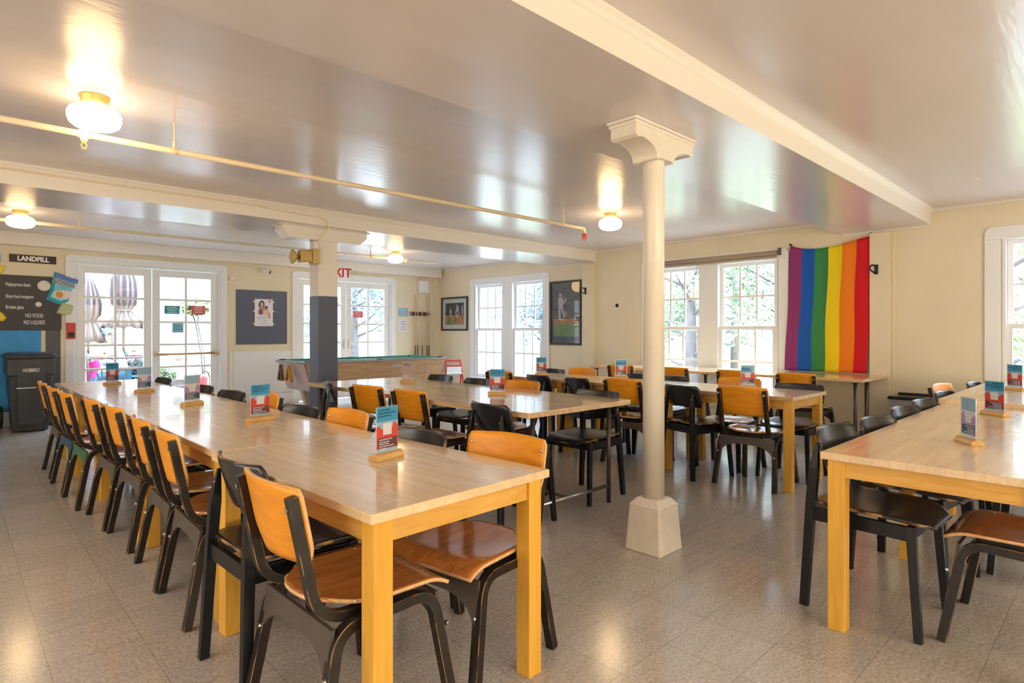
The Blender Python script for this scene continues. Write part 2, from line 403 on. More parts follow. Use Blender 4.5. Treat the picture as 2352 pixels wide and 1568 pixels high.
# thin cove strips where the walls meet the ceiling
bm = NB()
for a, b in ((YB, 1.51), (2.40, 6.12), (7.02, 10.26)): box(bm, XR-.018, XR, a, b, CEIL-.03, CEIL)
for a, b in ((1.51, 2.40), (6.12, 7.02)): box(bm, XR-.018, XR, a, b, SOF-.025, SOF)
struct('trim_4', bm, 'beam')
bm = NB(); box(bm, XR-.06, XR, 1.88, 2.09, .0, SOF-.03); box(bm, XR-.02, XR, 1.84, 1.88, .2, SOF-.03); struct('trim_5', bm, 'wall', bevel=.004)
bm = NB(); box(bm, XR-.07, XR, 6.12, 6.36, 0, SOF-.03); box(bm, XR-.02, XR, 6.36, 6.40, .2, SOF-.03); struct('trim_6', bm, 'wall', bevel=.004)
bm = NB()
for a, b in ((YB, 1.88), (2.09, 6.12), (6.36, YF)): box(bm, XR-.02, XR, a, b, 0, .19); box(bm, XR-.028, XR, a, b, .19, .205)
struct('baseboard_right', bm, 'wall')
bm = NB()
for a, b in ((XL, DOOR[0]-1.07), (DOOR[0]+1.12, DOOR[1]-1.07), (DOOR[1]+1.07, XR)): box(bm, a, b, YF-.02, YF, 0, .19)
struct('baseboard_far', bm, 'trim')
bm = NB(); box(bm, XL, XL+.02, YB, YF, 0, .19); struct('baseboard_left', bm, 'trim')
bm = NB(); box(bm, XL, XR, YB, YB+.02, 0, .19); struct('baseboard_back', bm, 'trim')
# pale dado panel under the navy board and vertical batten joints on the far wall
bm = NB(); box(bm, 3.42, 3.46, YF-.012, YF, .2, .93); box(bm, 3.49, 4.50, YF-.008, YF, .2, .93); struct('trim_7', bm, 'trim')
bm = NB(); box(bm, 7.60, 7.66, YF-.012, YF, .19, SOF); struct('trim_8', bm, 'wall')
bm = NB(); box(bm, 7.02-.0, 7.03, YF-.004, YF, .19, SOF); box(bm, 1.15, 1.20, YF-.02, YF, 0, 1.30); struct('trim_9', bm, 'wall')
bm = NB(); prism(bm, [(6.30, .93), (6.58, .93), (6.58, 1.10), (6.30, 1.10)], 'z', CEIL-.006, CEIL); access = struct('trim_10', bm, 'ceil')

# -------------------------------------------------------------- right wall windows
def arch_casing(bm, u0, u1, z0, z1, wd, r, axis, c0, c1):
    """flat casing with rounded outer top corners around an opening, open at the bottom"""
    outer = [(u1, z0)]+arcpts(u1-r, z1-r, r, 0, 90)+arcpts(u0+r, z1-r, r, 90, 180)+[(u0, z0)]
    inner = [(u0+wd, z0), (u0+wd, z1-wd), (u1-wd, z1-wd), (u1-wd, z0)]
    # split in three convex-ish boards to keep clean faces
    for poly in ([(u0, z0), (u0+wd, z0), (u0+wd, z1-wd), (u0, z1-wd)], [(u1-wd, z0), (u1, z0), (u1, z1-wd), (u1-wd, z1-wd)],
                 [(u0, z1-wd), (u1, z1-wd)]+arcpts(u1-r, z1-r, r, 0, 90)+arcpts(u0+r, z1-r, r, 90, 180)):
        prism(bm, poly, axis, c0, c1)
def window(i, yc):
    bm = NB()
    arch_casing(bm, yc-1.10, yc+1.10, WZ0-.02, 2.335, .13, .07, 'x', XR-.025, XR)
    w = struct('window_%d' % i, bm, 'trim', bevel=.004)
    fr = NB()   # jambs, head and central mullion in the thickness of the wall
    for a, b in ((yc-.96, yc-.93), (yc+.93, yc+.96)): box(fr, XR-.01, XR+WT, a, b, WZ0, WZ1)
    box(fr, XR-.01, XR+WT, yc-.93, yc+.93, WZ1-.03, WZ1)
    box(fr, XR-.015, XR+WT, yc-.14, yc+.14, WZ0, WZ1-.03)
    obj('frame', fr, 'trim', w, bevel=.003)
    s = NB(); box(s, XR-.07, XR+WT, yc-1.08, yc+1.08, WZ0-.06, WZ0); obj('sill', s, 'trim', w, bevel=.006)
    for a, b in ((yc+.14, yc+.93), (yc-.93, yc-.14)):
        mz = 1.315
        for nm, z0, z1, x in (('lower_sash', WZ0, mz+.03, XR+.035), ('upper_sash', mz-.03, WZ1-.03, XR+.085)):
            sb = NB(); st = .05
            box(sb, x-.02, x+.02, a, a+st, z0, z1); box(sb, x-.02, x+.02, b-st, b, z0, z1)
            box(sb, x-.02, x+.02, a+st, b-st, z0, z0+(.07 if nm[0] == 'l' else .05)); box(sb, x-.02, x+.02, a+st, b-st, z1-.045, z1)
            so = obj(nm, sb, 'trim', w, bevel=.003)
            mb = NB()
            za, zb = z0+(.07 if nm[0] == 'l' else .05), z1-.045
            for k in (1, 2): y = a+st+(b-a-2*st)*k/3; box(mb, x-.012, x+.012, y-.013, y+.013, za, zb)
            zz = (za+zb)/2; box(mb, x-.0121, x+.0121, a+st, b-st, zz-.013, zz+.013)
            obj('muntin', mb, 'trim', so)
            g = NB(); box(g, x-.001, x+.001, a+st, b-st, za, zb); obj('pane', g, 'glass', so)
    return w
for i, yc in enumerate(WIN): window(i+1, yc)

# -------------------------------------------------------------- french doors on the far wall
def french(i, xc):
    bm = NB()
    arch_casing(bm, xc-1.085, xc+1.085, 0, 2.37, .10, .07, 'y', YF-.03, YF)
    d = struct('door_%d' % i, bm, 'trim', bevel=.004)
    j = NB()
    for a, b in ((xc-.985, xc-.955), (xc+.955, xc+.985)): box(j, a, b, YF-.01, YF+WT, 0, DZ)
    box(j, xc-.955, xc+.955, YF-.01, YF+WT, DZ-.03, DZ)
    obj('frame', j, 'trim', d, bevel=.003)
    for a, b, bar in ((xc-.95, xc-.005, False), (xc+.005, xc+.95, True)):
        y = YF+.05; lb = NB(); g0, g1 = a+.105, b-.105; z0, z1 = .33, 2.125
        box(lb, a, g0, y-.022, y+.022, .01, DZ-.035); box(lb, g1, b, y-.022, y+.022, .01, DZ-.035)
        box(lb, g0, g1, y-.022, y+.022, .01, z0); box(lb, g0, g1, y-.022, y+.022, z1, DZ-.035)
        leaf = obj('door_leaf', lb, 'trim', d, bevel=.003)
        mb = NB(); xm = (g0+g1)/2; box(mb, xm-.016, xm+.016, y-.015, y+.015, z0, z1)
        for k in range(1, 5): z = z1-.352*k; box(mb, g0, g1, y-.0151, y+.0151, z-.016, z+.016)
        obj('muntin', mb, 'trim', leaf)
        g = NB(); box(g, g0, g1, y-.002, y+.002, z0, z1); obj('pane', g, 'glass', leaf)
        if bar and i == 1:
            pb = NB(); tube(pb, [(a+.06, y-.085, .915), (b-.03, y-.085, .925)], .019, 12)
            for x in (a+.055, b-.03):
                lathe(pb, [(.028, -.11), (.034, -.10), (.034, -.05), (.022, -.02)], (x, y, .918), 14, axis='y')
            obj('push_bar', pb, 'pushbar', leaf, smooth=True)
        if i == 2:
            hb = NB(); box(hb, a+.03 if bar else b-.055, a+.055 if bar else b-.03, y-.03, y-.022, .95, 1.12); tube(hb, [(a+.042 if bar else b-.042, y-.02, 1.03), (a+.042 if bar else b-.042, y-.06, 1.03), (a+.13 if bar else b-.13, y-.06, 1.03)], .008)
            obj('door_handle', hb, 'steel', leaf)
    return d
for i, xc in enumerate(DOOR): french(i+1, xc)

# -------------------------------------------------------------- columns (structure you could not push: named things of the place)
col = thing('round_column', 'round cream column on a square chipped plinth under the near beam', 'column', (2.985, 1.93, 0))
b = NB(); lathe(b, [(.062, .24), (.062, 2.27), (.060, 2.29)], seg=36); obj('shaft', b, 'pillar', col, smooth=True)
b = NB()
def frustum(bm, levels):
    rings = []
    for hx, hy, z in levels: rings.append([bm.verts.new((sx*hx, sy*hy, z)) for sx, sy in ((-1, -1), (1, -1), (1, 1), (-1, 1))])
    for r0, r1 in zip(rings, rings[1:]):
        for k in range(4): bm.faces.new((r0[k], r0[(k+1) % 4], r1[(k+1) % 4], r1[k]))
    bm.faces.new(rings[0][::-1]); bm.faces.new(rings[-1])
frustum(b, [(.122, .118, 0), (.118, .114, .03), (.102, .100, .262), (.070, .070, .30)])
obj('plinth', b, 'chipped', col, bevel=.007)
b = NB()
prof = [(-.32, 2.43), (-.32, 2.40), (-.30, 2.385), (-.30, 2.345), (-.272, 2.325)]
arc = [(-.272+.172*math.sin(t*PI/2/8), 2.225+.105*math.cos(t*PI/2/8)) for t in range(9)]
half = [(-.30, 2.395), (-.30, 2.335), (-.275, 2.322)]+[(-.25+.16*math.sin(t*PI/16), 2.255+.075*math.cos(t*PI/16)) for t in range(9)]+[(-.088, 2.245), (-.072, 2.238), (-.066, 2.250)]
pts = half+[(-x, z) for x, z in half[::-1]]
pts = [(x, z-.0) for x, z in pts]
prism(b, pts, 'y', -.085, .085)
cap = obj('capital', b, 'pillar', col, bevel=.003)
b = NB(); box(b, -.32, .32, -.10, .10, 2.412, SOF); box(b, -.31, .31, -.093, .093, 2.392, 2.412)
obj('abacus', b, 'beam', col, bevel=.006)

# square post under the second beam
post = thing('square_post', 'square post with a dark slate lower half under the far beam', 'post', (3.10, 6.36, 0))
b = NB(); box(b, -.115, .115, -.11, .11, 1.665, 2.285); obj('upper_shaft', b, 'beam', post, bevel=.004)
b = NB(); box(b, -.117, .117, -.112, .112, 0, 1.665); obj('lower_shaft', b, 'slate', post, bevel=.004)
b = NB(); prism(b, [(-.515, SOF-.012), (-.515, 2.37), (-.435, 2.285), (.40, 2.285), (.49, 2.36), (.49, SOF-.012)], 'y', -.11, .11)
box(b, -.545, .52, -.125, .125, SOF-.012, SOF); obj('bracket', b, 'beam', post, bevel=.004)

# -------------------------------------------------------------- fittings on walls and ceiling
def lamp(x, y, label):
    t = thing('ceiling_lamp', label, 'lamp', (x, y, CEIL), 0, 'schoolhouse ceiling lamps')
    b = NB(); lathe(b, [(.075, 0), (.075, -.012), (.068, -.02), (.068, -.045), (.06, -.05)], seg=32); obj('canopy', b, 'brass', t, smooth=True)
    b = NB(); lathe(b, [(.056, -.046), (.064, -.052), (.092, -.064), (.122, -.084), (.131, -.106), (.130, -.132), (.121, -.158), (.098, -.176), (.060, -.187), (.004, -.190)], seg=36)
    obj('opal_shade', b, 'glow', t, smooth=True)
    L = bpy.data.lights.new('lamp_bulb', 'POINT'); L.energy = 4.5; L.color = (1, .66, .30); L.shadow_soft_size = .13
    o = bpy.data.objects.new('lamp_bulb', L); C.objects.link(o); o.location = (x, y, CEIL-.32)
lamp(.604, 4.07, 'opal glass ceiling lamp nearest the camera, above the sprinkler pipe at left')
lamp(.58, 8.46, 'opal glass ceiling lamp in the far left bay before the glazed double doors')
lamp(5.405, 4.06, 'opal glass ceiling lamp hanging in the middle bay beside the round column')
lamp(5.39, 8.46, 'opal glass ceiling lamp above the pool table')

def pipe(y, z, x1, hang, heads, label, end_head=None):
    t = thing('sprinkler_pipe', label, 'pipe', (0, y, z))
    b = NB(); pts = [(XL, 0, 0), (x1, 0, 0)]
    if end_head: pts = fillet([(XL, 0, 0), (x1, 0, 0), (x1, 0, -.05)], .03)
    tube(b, pts, .0185, 12)
    if end_head: tube(b, [(x1-.05, 0, 0), (x1-.02, 0, 0)], .021, 12)
    obj('pipe', b, 'pipe', t, smooth=True)
    for x in hang:
        h = NB(); tube(h, [(x, 0, .0), (x, 0, CEIL-z)], .006, 8); tube(h, [(x, 0, -.022), (x, 0, .06)], .012, 8); tube(h, [(x-.012, 0, 0), (x+.012, 0, 0)], .022, 12)
        obj('hanger', h, 'pipe', t)
    for x, m in heads:
        h = NB(); tube(h, [(x-.03, 0, 0), (x+.03, 0, 0)], .023, 12); tube(h, [(x, 0, 0), (x, 0, -.04)], .018, 10)
        obj('tee', h, 'pipe', t)
    for x, m in heads+([(x1, 'red')] if end_head else []):
        h = NB(); z0 = -.045
        if m == 'red':
            for k in range(6):
                a = k*PI/3; tube(h, [(x+.012*math.cos(a), .012*math.sin(a), z0), (x+.030*math.cos(a), .030*math.sin(a), z0-.025), (x+.028*math.cos(a), .028*math.sin(a), z0-.07), (x+.010*math.cos(a), .010*math.sin(a), z0-.085)], .0025, 5)
            for q in (z0-.03, z0-.06): tube(h, [(x+.031*math.cos(a*PI/6), .031*math.sin(a*PI/6), q) for a in range(13)], .0025, 5)
            tube(h, [(x, 0, z0), (x, 0, z0-.05)], .009, 8)
        else:
            tube(h, [(x, 0, z0+.01), (x, 0, z0-.01)], .014, 8)
            for s in (-1, 1): tube(h, [(x+s*.006, 0, z0-.005), (x+s*.015, 0, z0-.02), (x+s*.004, 0, z0-.038)], .003, 6)
            tube(h, [(x, 0, z0-.038), (x, 0, z0-.042)], .015, 10)
        obj('sprinkler_head', h, 'red' if m == 'red' else 'brass', t)
pipe(4.23, 2.418, 5.15, (1.05, 4.80), [(.576, 'brass')], 'cream sprinkler pipe across the middle bay ending in a caged red head', True)
pipe(8.50, 2.488, 6.2, (1.12, 4.95), [(5.62, 'brass')], 'cream sprinkler pipe across the far bay behind the second beam')

# cable and emergency light on the post
t = thing('emergency_light', 'brass coloured emergency spotlight on the left side of the square post', 'emergency light', (2.98, 6.27, 2.10))
b = NB(); box(b, -.075, 0, -.06, .06, -.085, .085); obj('back_box', b, 'brass', t, bevel=.006)
b = NB(); box(b, -.21, -.075, -.055, .055, -.075, .06); obj('housing', b, 'brass', t, bevel=.015)
b = NB(); lathe(b, [(.022, -.21), (.03, -.235), (.075, -.275), (.08, -.285), (.07, -.287)], (0, 0, -.02), 20, axis='x'); obj('lamp_head', b, 'brass', t, smooth=True)
b = NB(); tube(b, [(-.04, -.035, .08), (-.04, -.035, .13)], .012, 8); box(b, -.06, -.01, -.05, -.022, .085, .165); obj('conduit_sleeve', b, 'beam', t)
b = NB(); tube(b, fillet([(2.30, 6.113, 2.535), (2.86, 6.113, 2.515), (3.00, 6.10, 2.50), (3.035, 6.10, 2.40), (2.98, 6.19, 2.30), (2.95, 6.225, 2.25)], .03), .007, 8)
tag(obj('electric_cable', b, 'pipe', smooth=True), 'cream electric cable curving from the second beam down to the emergency light', 'cable')
b = NB(); tube(b, [(XL+.1, 6.105, 2.545), (2.35, 6.105, 2.538)], .005, 8); tag(obj('surface_conduit', b, 'pipe'), 'thin painted conduit running along the face of the second beam', 'conduit')

# security camera and sensor box
t = thing('security_camera', 'small bullet security camera on the far wall above the navy board', 'camera', (3.93, YF, 2.33))
b = NB(); lathe(b, [(.03, 0), (.03, -.02), (.01, -.022)], (0, 0, .02), 14, axis='y'); tube(b, [(0, -.02, .02), (.02, -.06, .0), (.05, -.09, -.01)], .009, 8); obj('bracket', b, 'white', t)
b = NB(); tube(b, [(-.02, -.075, .012), (.10, -.13, -.03)], .030, 14); obj('camera_body', b, 'white', t, smooth=True)
b = NB(); tube(b, [(.10, -.13, -.03), (.115, -.137, -.036)], .028, 14); obj('lens', b, 'black', t)
b = NB(); tube(b, fillet([(3.45, YF-.01, 2.40), (3.75, YF-.01, 2.385), (3.90, YF-.02, 2.36)], .03), .004, 6); tag(obj('camera_cable', b, 'pipe'), 'thin looping cable to the security camera under the far beam', 'cable')
t = thing('wall_sensor', 'small cream sensor box beside the top corner of the left double doors', 'sensor', (3.45, YF, 2.165))
b = NB(); box(b, -.045, .045, -.03, 0, -.032, .032); obj('box', b, 'wall', t, bevel=.004)
b = NB(); box(b, .0, .04, -.033, -.03, -.02, .02); obj('cover', b, 'trim', t)
# exit sign
t = thing('exit_sign', 'lit white sign with red EXIT letters above the right double doors', 'exit sign', (5.29, 10.255, 2.375))
b = NB(); box(b, -.19, .19, -.045, 0, -.125, .125); obj('case', b, 'white', t, bevel=.006)
text('letters', 'EXIT', .235, 'red', (0, -.047, -.005), (PI/2, 0, 0), t, bold=.006)
for k, x in enumerate((5.52, 5.66)):
    b = NB(); tube(b, [(x+.035*math.sin(a*.5), 10.235, 2.44-.045+.035*math.cos(a*.5)*(-1 if k else 1)+(.04 if k else 0)) for a in range(-4, 5)], .004, 6)
    tag(obj('wire_hook', b, 'steel'), ('bent wire hook touching the right end of the EXIT sign', 'open wire hook on the far beam a little right of the EXIT sign')[k], 'hook', 'wire hooks by the exit sign')
# speaker
t = thing('wall_speaker', 'small white square loudspeaker high on the far wall above the cue rack', 'speaker', (7.29, YF, 2.225))
b = NB(); box(b, -.115, .115, -.12, 0, -.125, .125); obj('cabinet', b, 'white', t, bevel=.012)
b = NB(); box(b, -.085, .085, -.126, -.12, -.095, .095); obj('grille', b, 'paper', t)
# landfill sorting board
b = NB(); box(b, -.45, 1.16, YF-.018, YF, 1.285, 2.035); lb = tag(obj('landfill_board', b, 'blackboard', bevel=.003), 'large black waste sorting board with white handwriting beside the left doors', 'sign board')
wy = YF-.0195
for s, x, z, sz in (('Polystyrene foam', .56, 1.905, .068), ('Shiny food wrappers', .56, 1.745, .064), ('Broken glass', .56, 1.60, .068)):
    text('handwriting', s, sz, 'paper', (x, wy, z), (PI/2, .0, 0), lb, bold=.001, align='LEFT', sx=.55)
for s, x, z, sz in (('NO FOOD', .862, 1.487, .075), ('NO LIQUIDS', .862, 1.395, .075)):
    text('lettering', s, sz, 'paper', (x, wy, z), (PI/2, 0, 0), lb, bold=.0008, sx=.55)
t = thing('landfill_sign', 'narrow black sign reading LANDFILL in white above the sorting board', 'sign', (.85, YF, 2.265))
b = NB(); box(b, -.252, .252, -.015, 0, -.053, .053); obj('plate', b, 'signblack', t)
text('lettering', 'LANDFILL', .088, 'white', (-.0, -.017, -.002), (PI/2, 0, 0), t, bold=.0045, sx=.88)
b = NB(); box(b, .05, .512, YF-.02, YF, 2.20, 2.31); tag(obj('blue_sign', b, 'bluepaper'), 'blue sign cut off by the left edge of the photo beside LANDFILL', 'sign')
def wrapper(name, pts, y, m, label, cat, th=.014):
    """crumpled flat packet pinned on the board"""
    cx = sum(p[0] for p in pts)/len(pts); cz = sum(p[1] for p in pts)/len(pts)
    bm = NB(); n = len(pts)
    ring = [bm.verts.new((p[0]-cx, 0, p[1]-cz)) for p in pts]; back = [bm.verts.new((p[0]-cx, .004, p[1]-cz)) for p in pts]
    mid = [bm.verts.new(((p[0]-cx)*.75, -th*(.8+.4*random.random()), (p[1]-cz)*.75)) for p in pts]; c = bm.verts.new((0, -th*1.1, 0))
    for i in range(n):
        j = (i+1) % n
        bm.faces.new((ring[i], ring[j], mid[j], mid[i])); bm.faces.new((mid[i], mid[j], c)); bm.faces.new((ring[j], ring[i], back[i], back[j]))
    bm.faces.new(back)
    o = obj(name, bm, m); o.location = (cx, y, cz); return tag(o, label, cat)
M['bagblue'] = mat('glossy_blue_bag', (.03, .42, .60), .25, spec=.8)
M['bagnavy'] = mat('bag_header_blue', (.05, .14, .55), .3)
M['baggreen'] = mat('pale_green_packet', (.50, .52, .30), .35)
M['yellow'] = mat('yellow_wrapper', (.90, .62, .02), .35)
M['foam'] = mat('foam_lid', (.80, .76, .72), .6)
M['chip'] = mat('orange_chip', (.72, .30, .08), .6)
cz_ = [(1.02, 2.08), (1.36, 1.98), (1.27, 1.82), (1.225, 1.68), (1.13, 1.66), (.99, 1.74), (1.06, 1.86)]
w_ = wrapper('chip_bag', [(1.08, 2.11), (1.335, 2.02), (1.31, 1.94), (1.27, 1.83), (1.24, 1.68), (1.13, 1.655), (.985, 1.72), (1.03, 1.83)], YF-.024, 'bagblue', 'shiny blue tortilla chip bag pinned over the board corner', 'chip bag', .02)
b = NB(); prism(b, [(-.07, .245), (.178, .155), (.165, .10), (-.088, .185)], 'y', -.026, -.020); obj('header_band', b, 'bagnavy', w_)
text('lettering_outline', 'TOSTITOS', .080, 'white', (.005, -.036, .098), (PI/2, math.radians(19), 0), w_, bold=.006, sx=.72)
text('brand_lettering', 'TOSTITOS', .080, 'signblack', (.005, -.038, .098), (PI/2, math.radians(19), 0), w_, bold=.001, sx=.72)
b = NB(); prism(b, [(.11*math.cos(a*PI/8)*1.0, -.055+.06*math.sin(a*PI/8)) for a in range(16)], 'y', -.030, -.024); obj('bowl_picture', b, 'foam', w_)
b = NB(); prism(b, [(-.04+.045*math.cos(a*PI/6), -.06+.045*math.sin(a*PI/6)) for a in range(12)], 'y', -.034, -.030); obj('chip_picture', b, 'chip', w_)
wrapper('snack_packet', [(1.165, 1.68), (1.30, 1.64), (1.27, 1.52), (1.19, 1.50), (1.10, 1.53), (1.125, 1.60)], YF-.034, 'baggreen', 'pale green snack packet pinned under the blue chip bag', 'packet')
b = NB(); lathe(b, [(.066, 0), (.072, -.008), (.055, -.014), (.05, -.008), (.01, -.008)], (.965, YF-.02, 1.905), 24, axis='y'); tag(obj('foam_lid', b, 'foam', smooth=False), 'round white foam lid on the black board', 'lid')
b = NB(); lathe(b, [(.032, 0), (.036, -.012), (.028, -.02), (.008, -.018)], (.905, YF-.02, 1.645), 20, axis='y'); tag(obj('cup_lid', b, 'foam'), 'small crumpled white cup lid beside the words Broken glass', 'lid')
wrapper('yellow_wrapper', [(.40, 2.16), (.56, 2.15), (.54, 2.07), (.47, 1.99), (.38, 2.02)], YF-.022, 'yellow', 'yellow snack wrapper at the top left corner of the board', 'wrapper')
wrapper('yellow_wrapper', [(.38, 1.62), (.45, 1.585), (.535, 1.51), (.57, 1.455), (.54, 1.41), (.48, 1.41), (.40, 1.50)], YF-.022, 'yellow', 'long yellow candy wrapper low on the left of the board', 'wrapper')
# panels under the board
b = NB(); box(b, -.45, .935, YF-.014, YF, .0, 1.285); tag(obj('blue_wall_panel', b, 'bluepanel'), 'bright blue panel on the wall behind the bin', 'panel')
b = NB(); box(b, .985, 1.155, YF-.014, YF, .0, 1.285); tag(obj('grey_wall_panel', b, 'panelgrey'), 'narrow dark grey panel right of the bin', 'panel')
t = thing('red_wall_holder', 'red plastic document holder on the casing of the left doors', 'holder', (1.262, YF-.03, 1.28))
b = NB(); box(b, -.052, .052, -.05, 0, -.115, .115); obj('pocket', b, 'red', t, bevel=.006)
b = NB(); box(b, -.056, .056, -.012, 0, .115, .19); obj('backplate', b, 'white', t)
b = NB(); box(b, -.035, .035, -.052, -.05, -.09, -.02); obj('slot', b, 'signblack', t)
# bin
t = thing('wheelie_bin', 'charcoal wheeled waste bin standing below the black sorting board', 'bin', (.765, 9.95, 0))
b = NB()
def loft(bm, levels, mi=0):
    rings = [[bm.verts.new((x, y, z)) for x, y in ((x0, y0), (x1, y0), (x1, y1), (x0, y1))] for x0, x1, y0, y1, z in levels]
    for r0, r1 in zip(rings, rings[1:]):
        for k in range(4): bm.faces.new((r0[k], r0[(k+1) % 4], r1[(k+1) % 4], r1[k])).material_index = mi
    bm.faces.new(rings[0][::-1]).material_index = mi; bm.faces.new(rings[-1]).material_index = mi
loft(b, [(-.17, .17, -.30, .26, 0.01), (-.215, .215, -.345, .33, .70), (-.215, .215, -.345, .33, .71), (-.235, .235, -.36, .35, .72), (-.235, .235, -.36, .35, .93)])
bn = obj('body', b, 'bin', t, bevel=.012)
b = NB(); prism(b, [(-.12, .10), (.12, .10), (.15, .84), (-.15, .84)], 'y', -.362, -.33); obj('front_panel', b, 'bin', t, bevel=.004)
b = NB(); loft(b, [(-.26, .26, -.385, .37, .93), (-.265, .265, -.39, .38, .955), (-.225, .225, -.35, .36, .985), (-.19, .19, -.31, .33, .993)]); obj('lid', b, 'bin', t, bevel=.01)
b = NB(); tube(b, [(-.24, .40, .93), (.24, .40, .93)], .014); obj('handle', b, 'bin', t)
for s in (-1, 1):
    b = NB(); lathe(b, [(.13, -.03), (.145, -.02), (.145, .02), (.13, .03)], (s*.275, .30, .145), 24, axis='x'); w = obj('wheel', b, 'rubber', t, smooth=False)
    b = NB(); lathe(b, [(.06, -.035), (.06, .035)], (s*.275, .30, .145), 14, axis='x'); obj('hub', b, 'bin', w)
text('serial_number', 'HOS80021', .062, 'paper', (0, -.364, .78), (PI/2, 0, 0), t, bold=.0012, sx=.62)
b = NB(); box(b, -.15, .06, -.365, -.362, .555, .567); obj('reflective_strip', b, 'paper', t)
# navy board and poster
b = NB(); box(b, 3.518, 4.385, YF-.018, YF, 1.053, 1.985); tag(obj('navy_board', b, 'slate', bevel=.002), 'plain slate blue board on the far wall between the two double doors', 'board')
t = thing('taped_poster', 'pale poster of two drawn figures taped to the slate blue board', 'poster', (3.975, YF-.020, 1.602))
b = NB(); box(b, -.155, .155, -.002, 0, -.235, .235); sh = obj('sheet', b, 'paper', t)
M['hairdark'] = mat('print_dark_violet', (.10, .06, .12), .6); M['printskin'] = mat('print_skin', (.72, .45, .38), .6)
M['printgold'] = mat('print_gold', (.80, .58, .38), .6); M['printrose'] = mat('print_rose', (.62, .30, .28), .6); M['printlilac'] = mat('print_lilac', (.45, .42, .60), .6)
def ell(bm, cx, cz, rx, rz, y0, y1, mi=0, n=18, rot=0):
    prism(bm, [(cx+rx*math.cos(2*PI*k/n)*math.cos(rot)-rz*math.sin(2*PI*k/n)*math.sin(rot), cz+rx*math.cos(2*PI*k/n)*math.sin(rot)+rz*math.sin(2*PI*k/n)*math.cos(rot)) for k in range(n)], 'y', y0, y1, mi)
b = NB(); q = -.003
ell(b, -.035, .155, .045, .055, q, q+.001, 0); ell(b, -.07, .12, .018, .04, q, q+.001, 0, rot=.4); ell(b, -.005, .13, .015, .045, q, q+.001, 0)
ell(b, -.035, .140, .028, .038, q-.001, q, 1); prism(b, [(-.05, .11), (-.02, .11), (.005, .07), (-.075, .07)], 'y', q-.001, q, 1)
prism(b, [(-.09, .075), (.01, .08), (.0, -.03), (-.06, -.03), (-.105, -.03)], 'y', q-.001, q, 3)
ell(b, -.055, .01, .022, .05, q-.002, q-.001, 0); ell(b, .035, .07, .034, .03, q-.002, q-.001, 3); ell(b, .04, .095, .028, .02, q-.003, q-.002, 0)
prism(b, [(.01, .035), (.07, .045), (.115, -.01), (.11, -.09), (.04, -.05), (-.01, -.02)], 'y', q-.002, q-.001, 2)
ell(b, .09, -.055, .018, .05, q-.003, q-.002, 3, rot=.2); ell(b, .10, .20, .025, .03, q, q+.001, 3)
for zz, a, c in ((-.075, -.12, .04), (-.10, -.12, .09), (-.135, -.09, -.03), (-.14, .0, .05), (-.165, -.01, .04), (-.195, -.06, .05), (-.215, .06, .13)):
    box(b, a, c, q, q+.001, zz-.004, zz+.004, 4)
obj('drawn_figures', b, ['hairdark', 'printskin', 'printgold', 'printrose', 'printlilac'], sh)
b = NB()
for sx in (-1, 1):
    for zz in (.185, .025, -.195): box(b, sx*.16-.022, sx*.16+.022, -.005, -.003, zz-.011, zz+.011)
obj('tape', b, 'white', t)
# notices on the door glass and by the cues
def notice(name, x, z, w, h, m, label, y=YF+.05-.004, lines=3, bar='paper'):
    t = thing(name, label, 'notice', (x, y, z)); b = NB(); box(b, -w/2, w/2, -.002, 0, -h/2, h/2); s = obj('sheet', b, m, t)
    b = NB()
    for k in range(lines):
        zz = h/2-h*(k+1)/(lines+1); ww = w*(.62, .74, .50, .66)[k % 4]/2; box(b, -ww, ww, -.0035, -.002, zz-h*.035, zz+h*.035)
    obj('printed_lines', b, bar, t)
notice('door_notice', 2.567, 1.615, .215, .13, 'tealpaper', 'teal notice stuck on the glass of the left doors', lines=4)
notice('door_notice', 2.948, 1.622, .205, .13, 'redpaper', 'red notice stuck on the glass beside the teal one', lines=4)
notice('door_notice', 2.65, 1.33, .16, .15, 'bluepaper', 'pale blue square notice lower on the same door glass', lines=2, bar='tealpaper')
notice('door_notice', 5.825, 1.612, .205, .125, 'redpaper', 'faded red notice alone on the glass of the right doors', lines=3)
notice('wall_notice', 6.835, 1.678, .225, .17, 'bluepaper', 'blue and white notice on the wall left of the cue rack', YF-.001, 3)
notice('wall_notice', 6.83, 1.40, .20, .26, 'paper', 'plain white printed sheet below the blue notice by the cues', YF-.001, 4, 'printlilac')

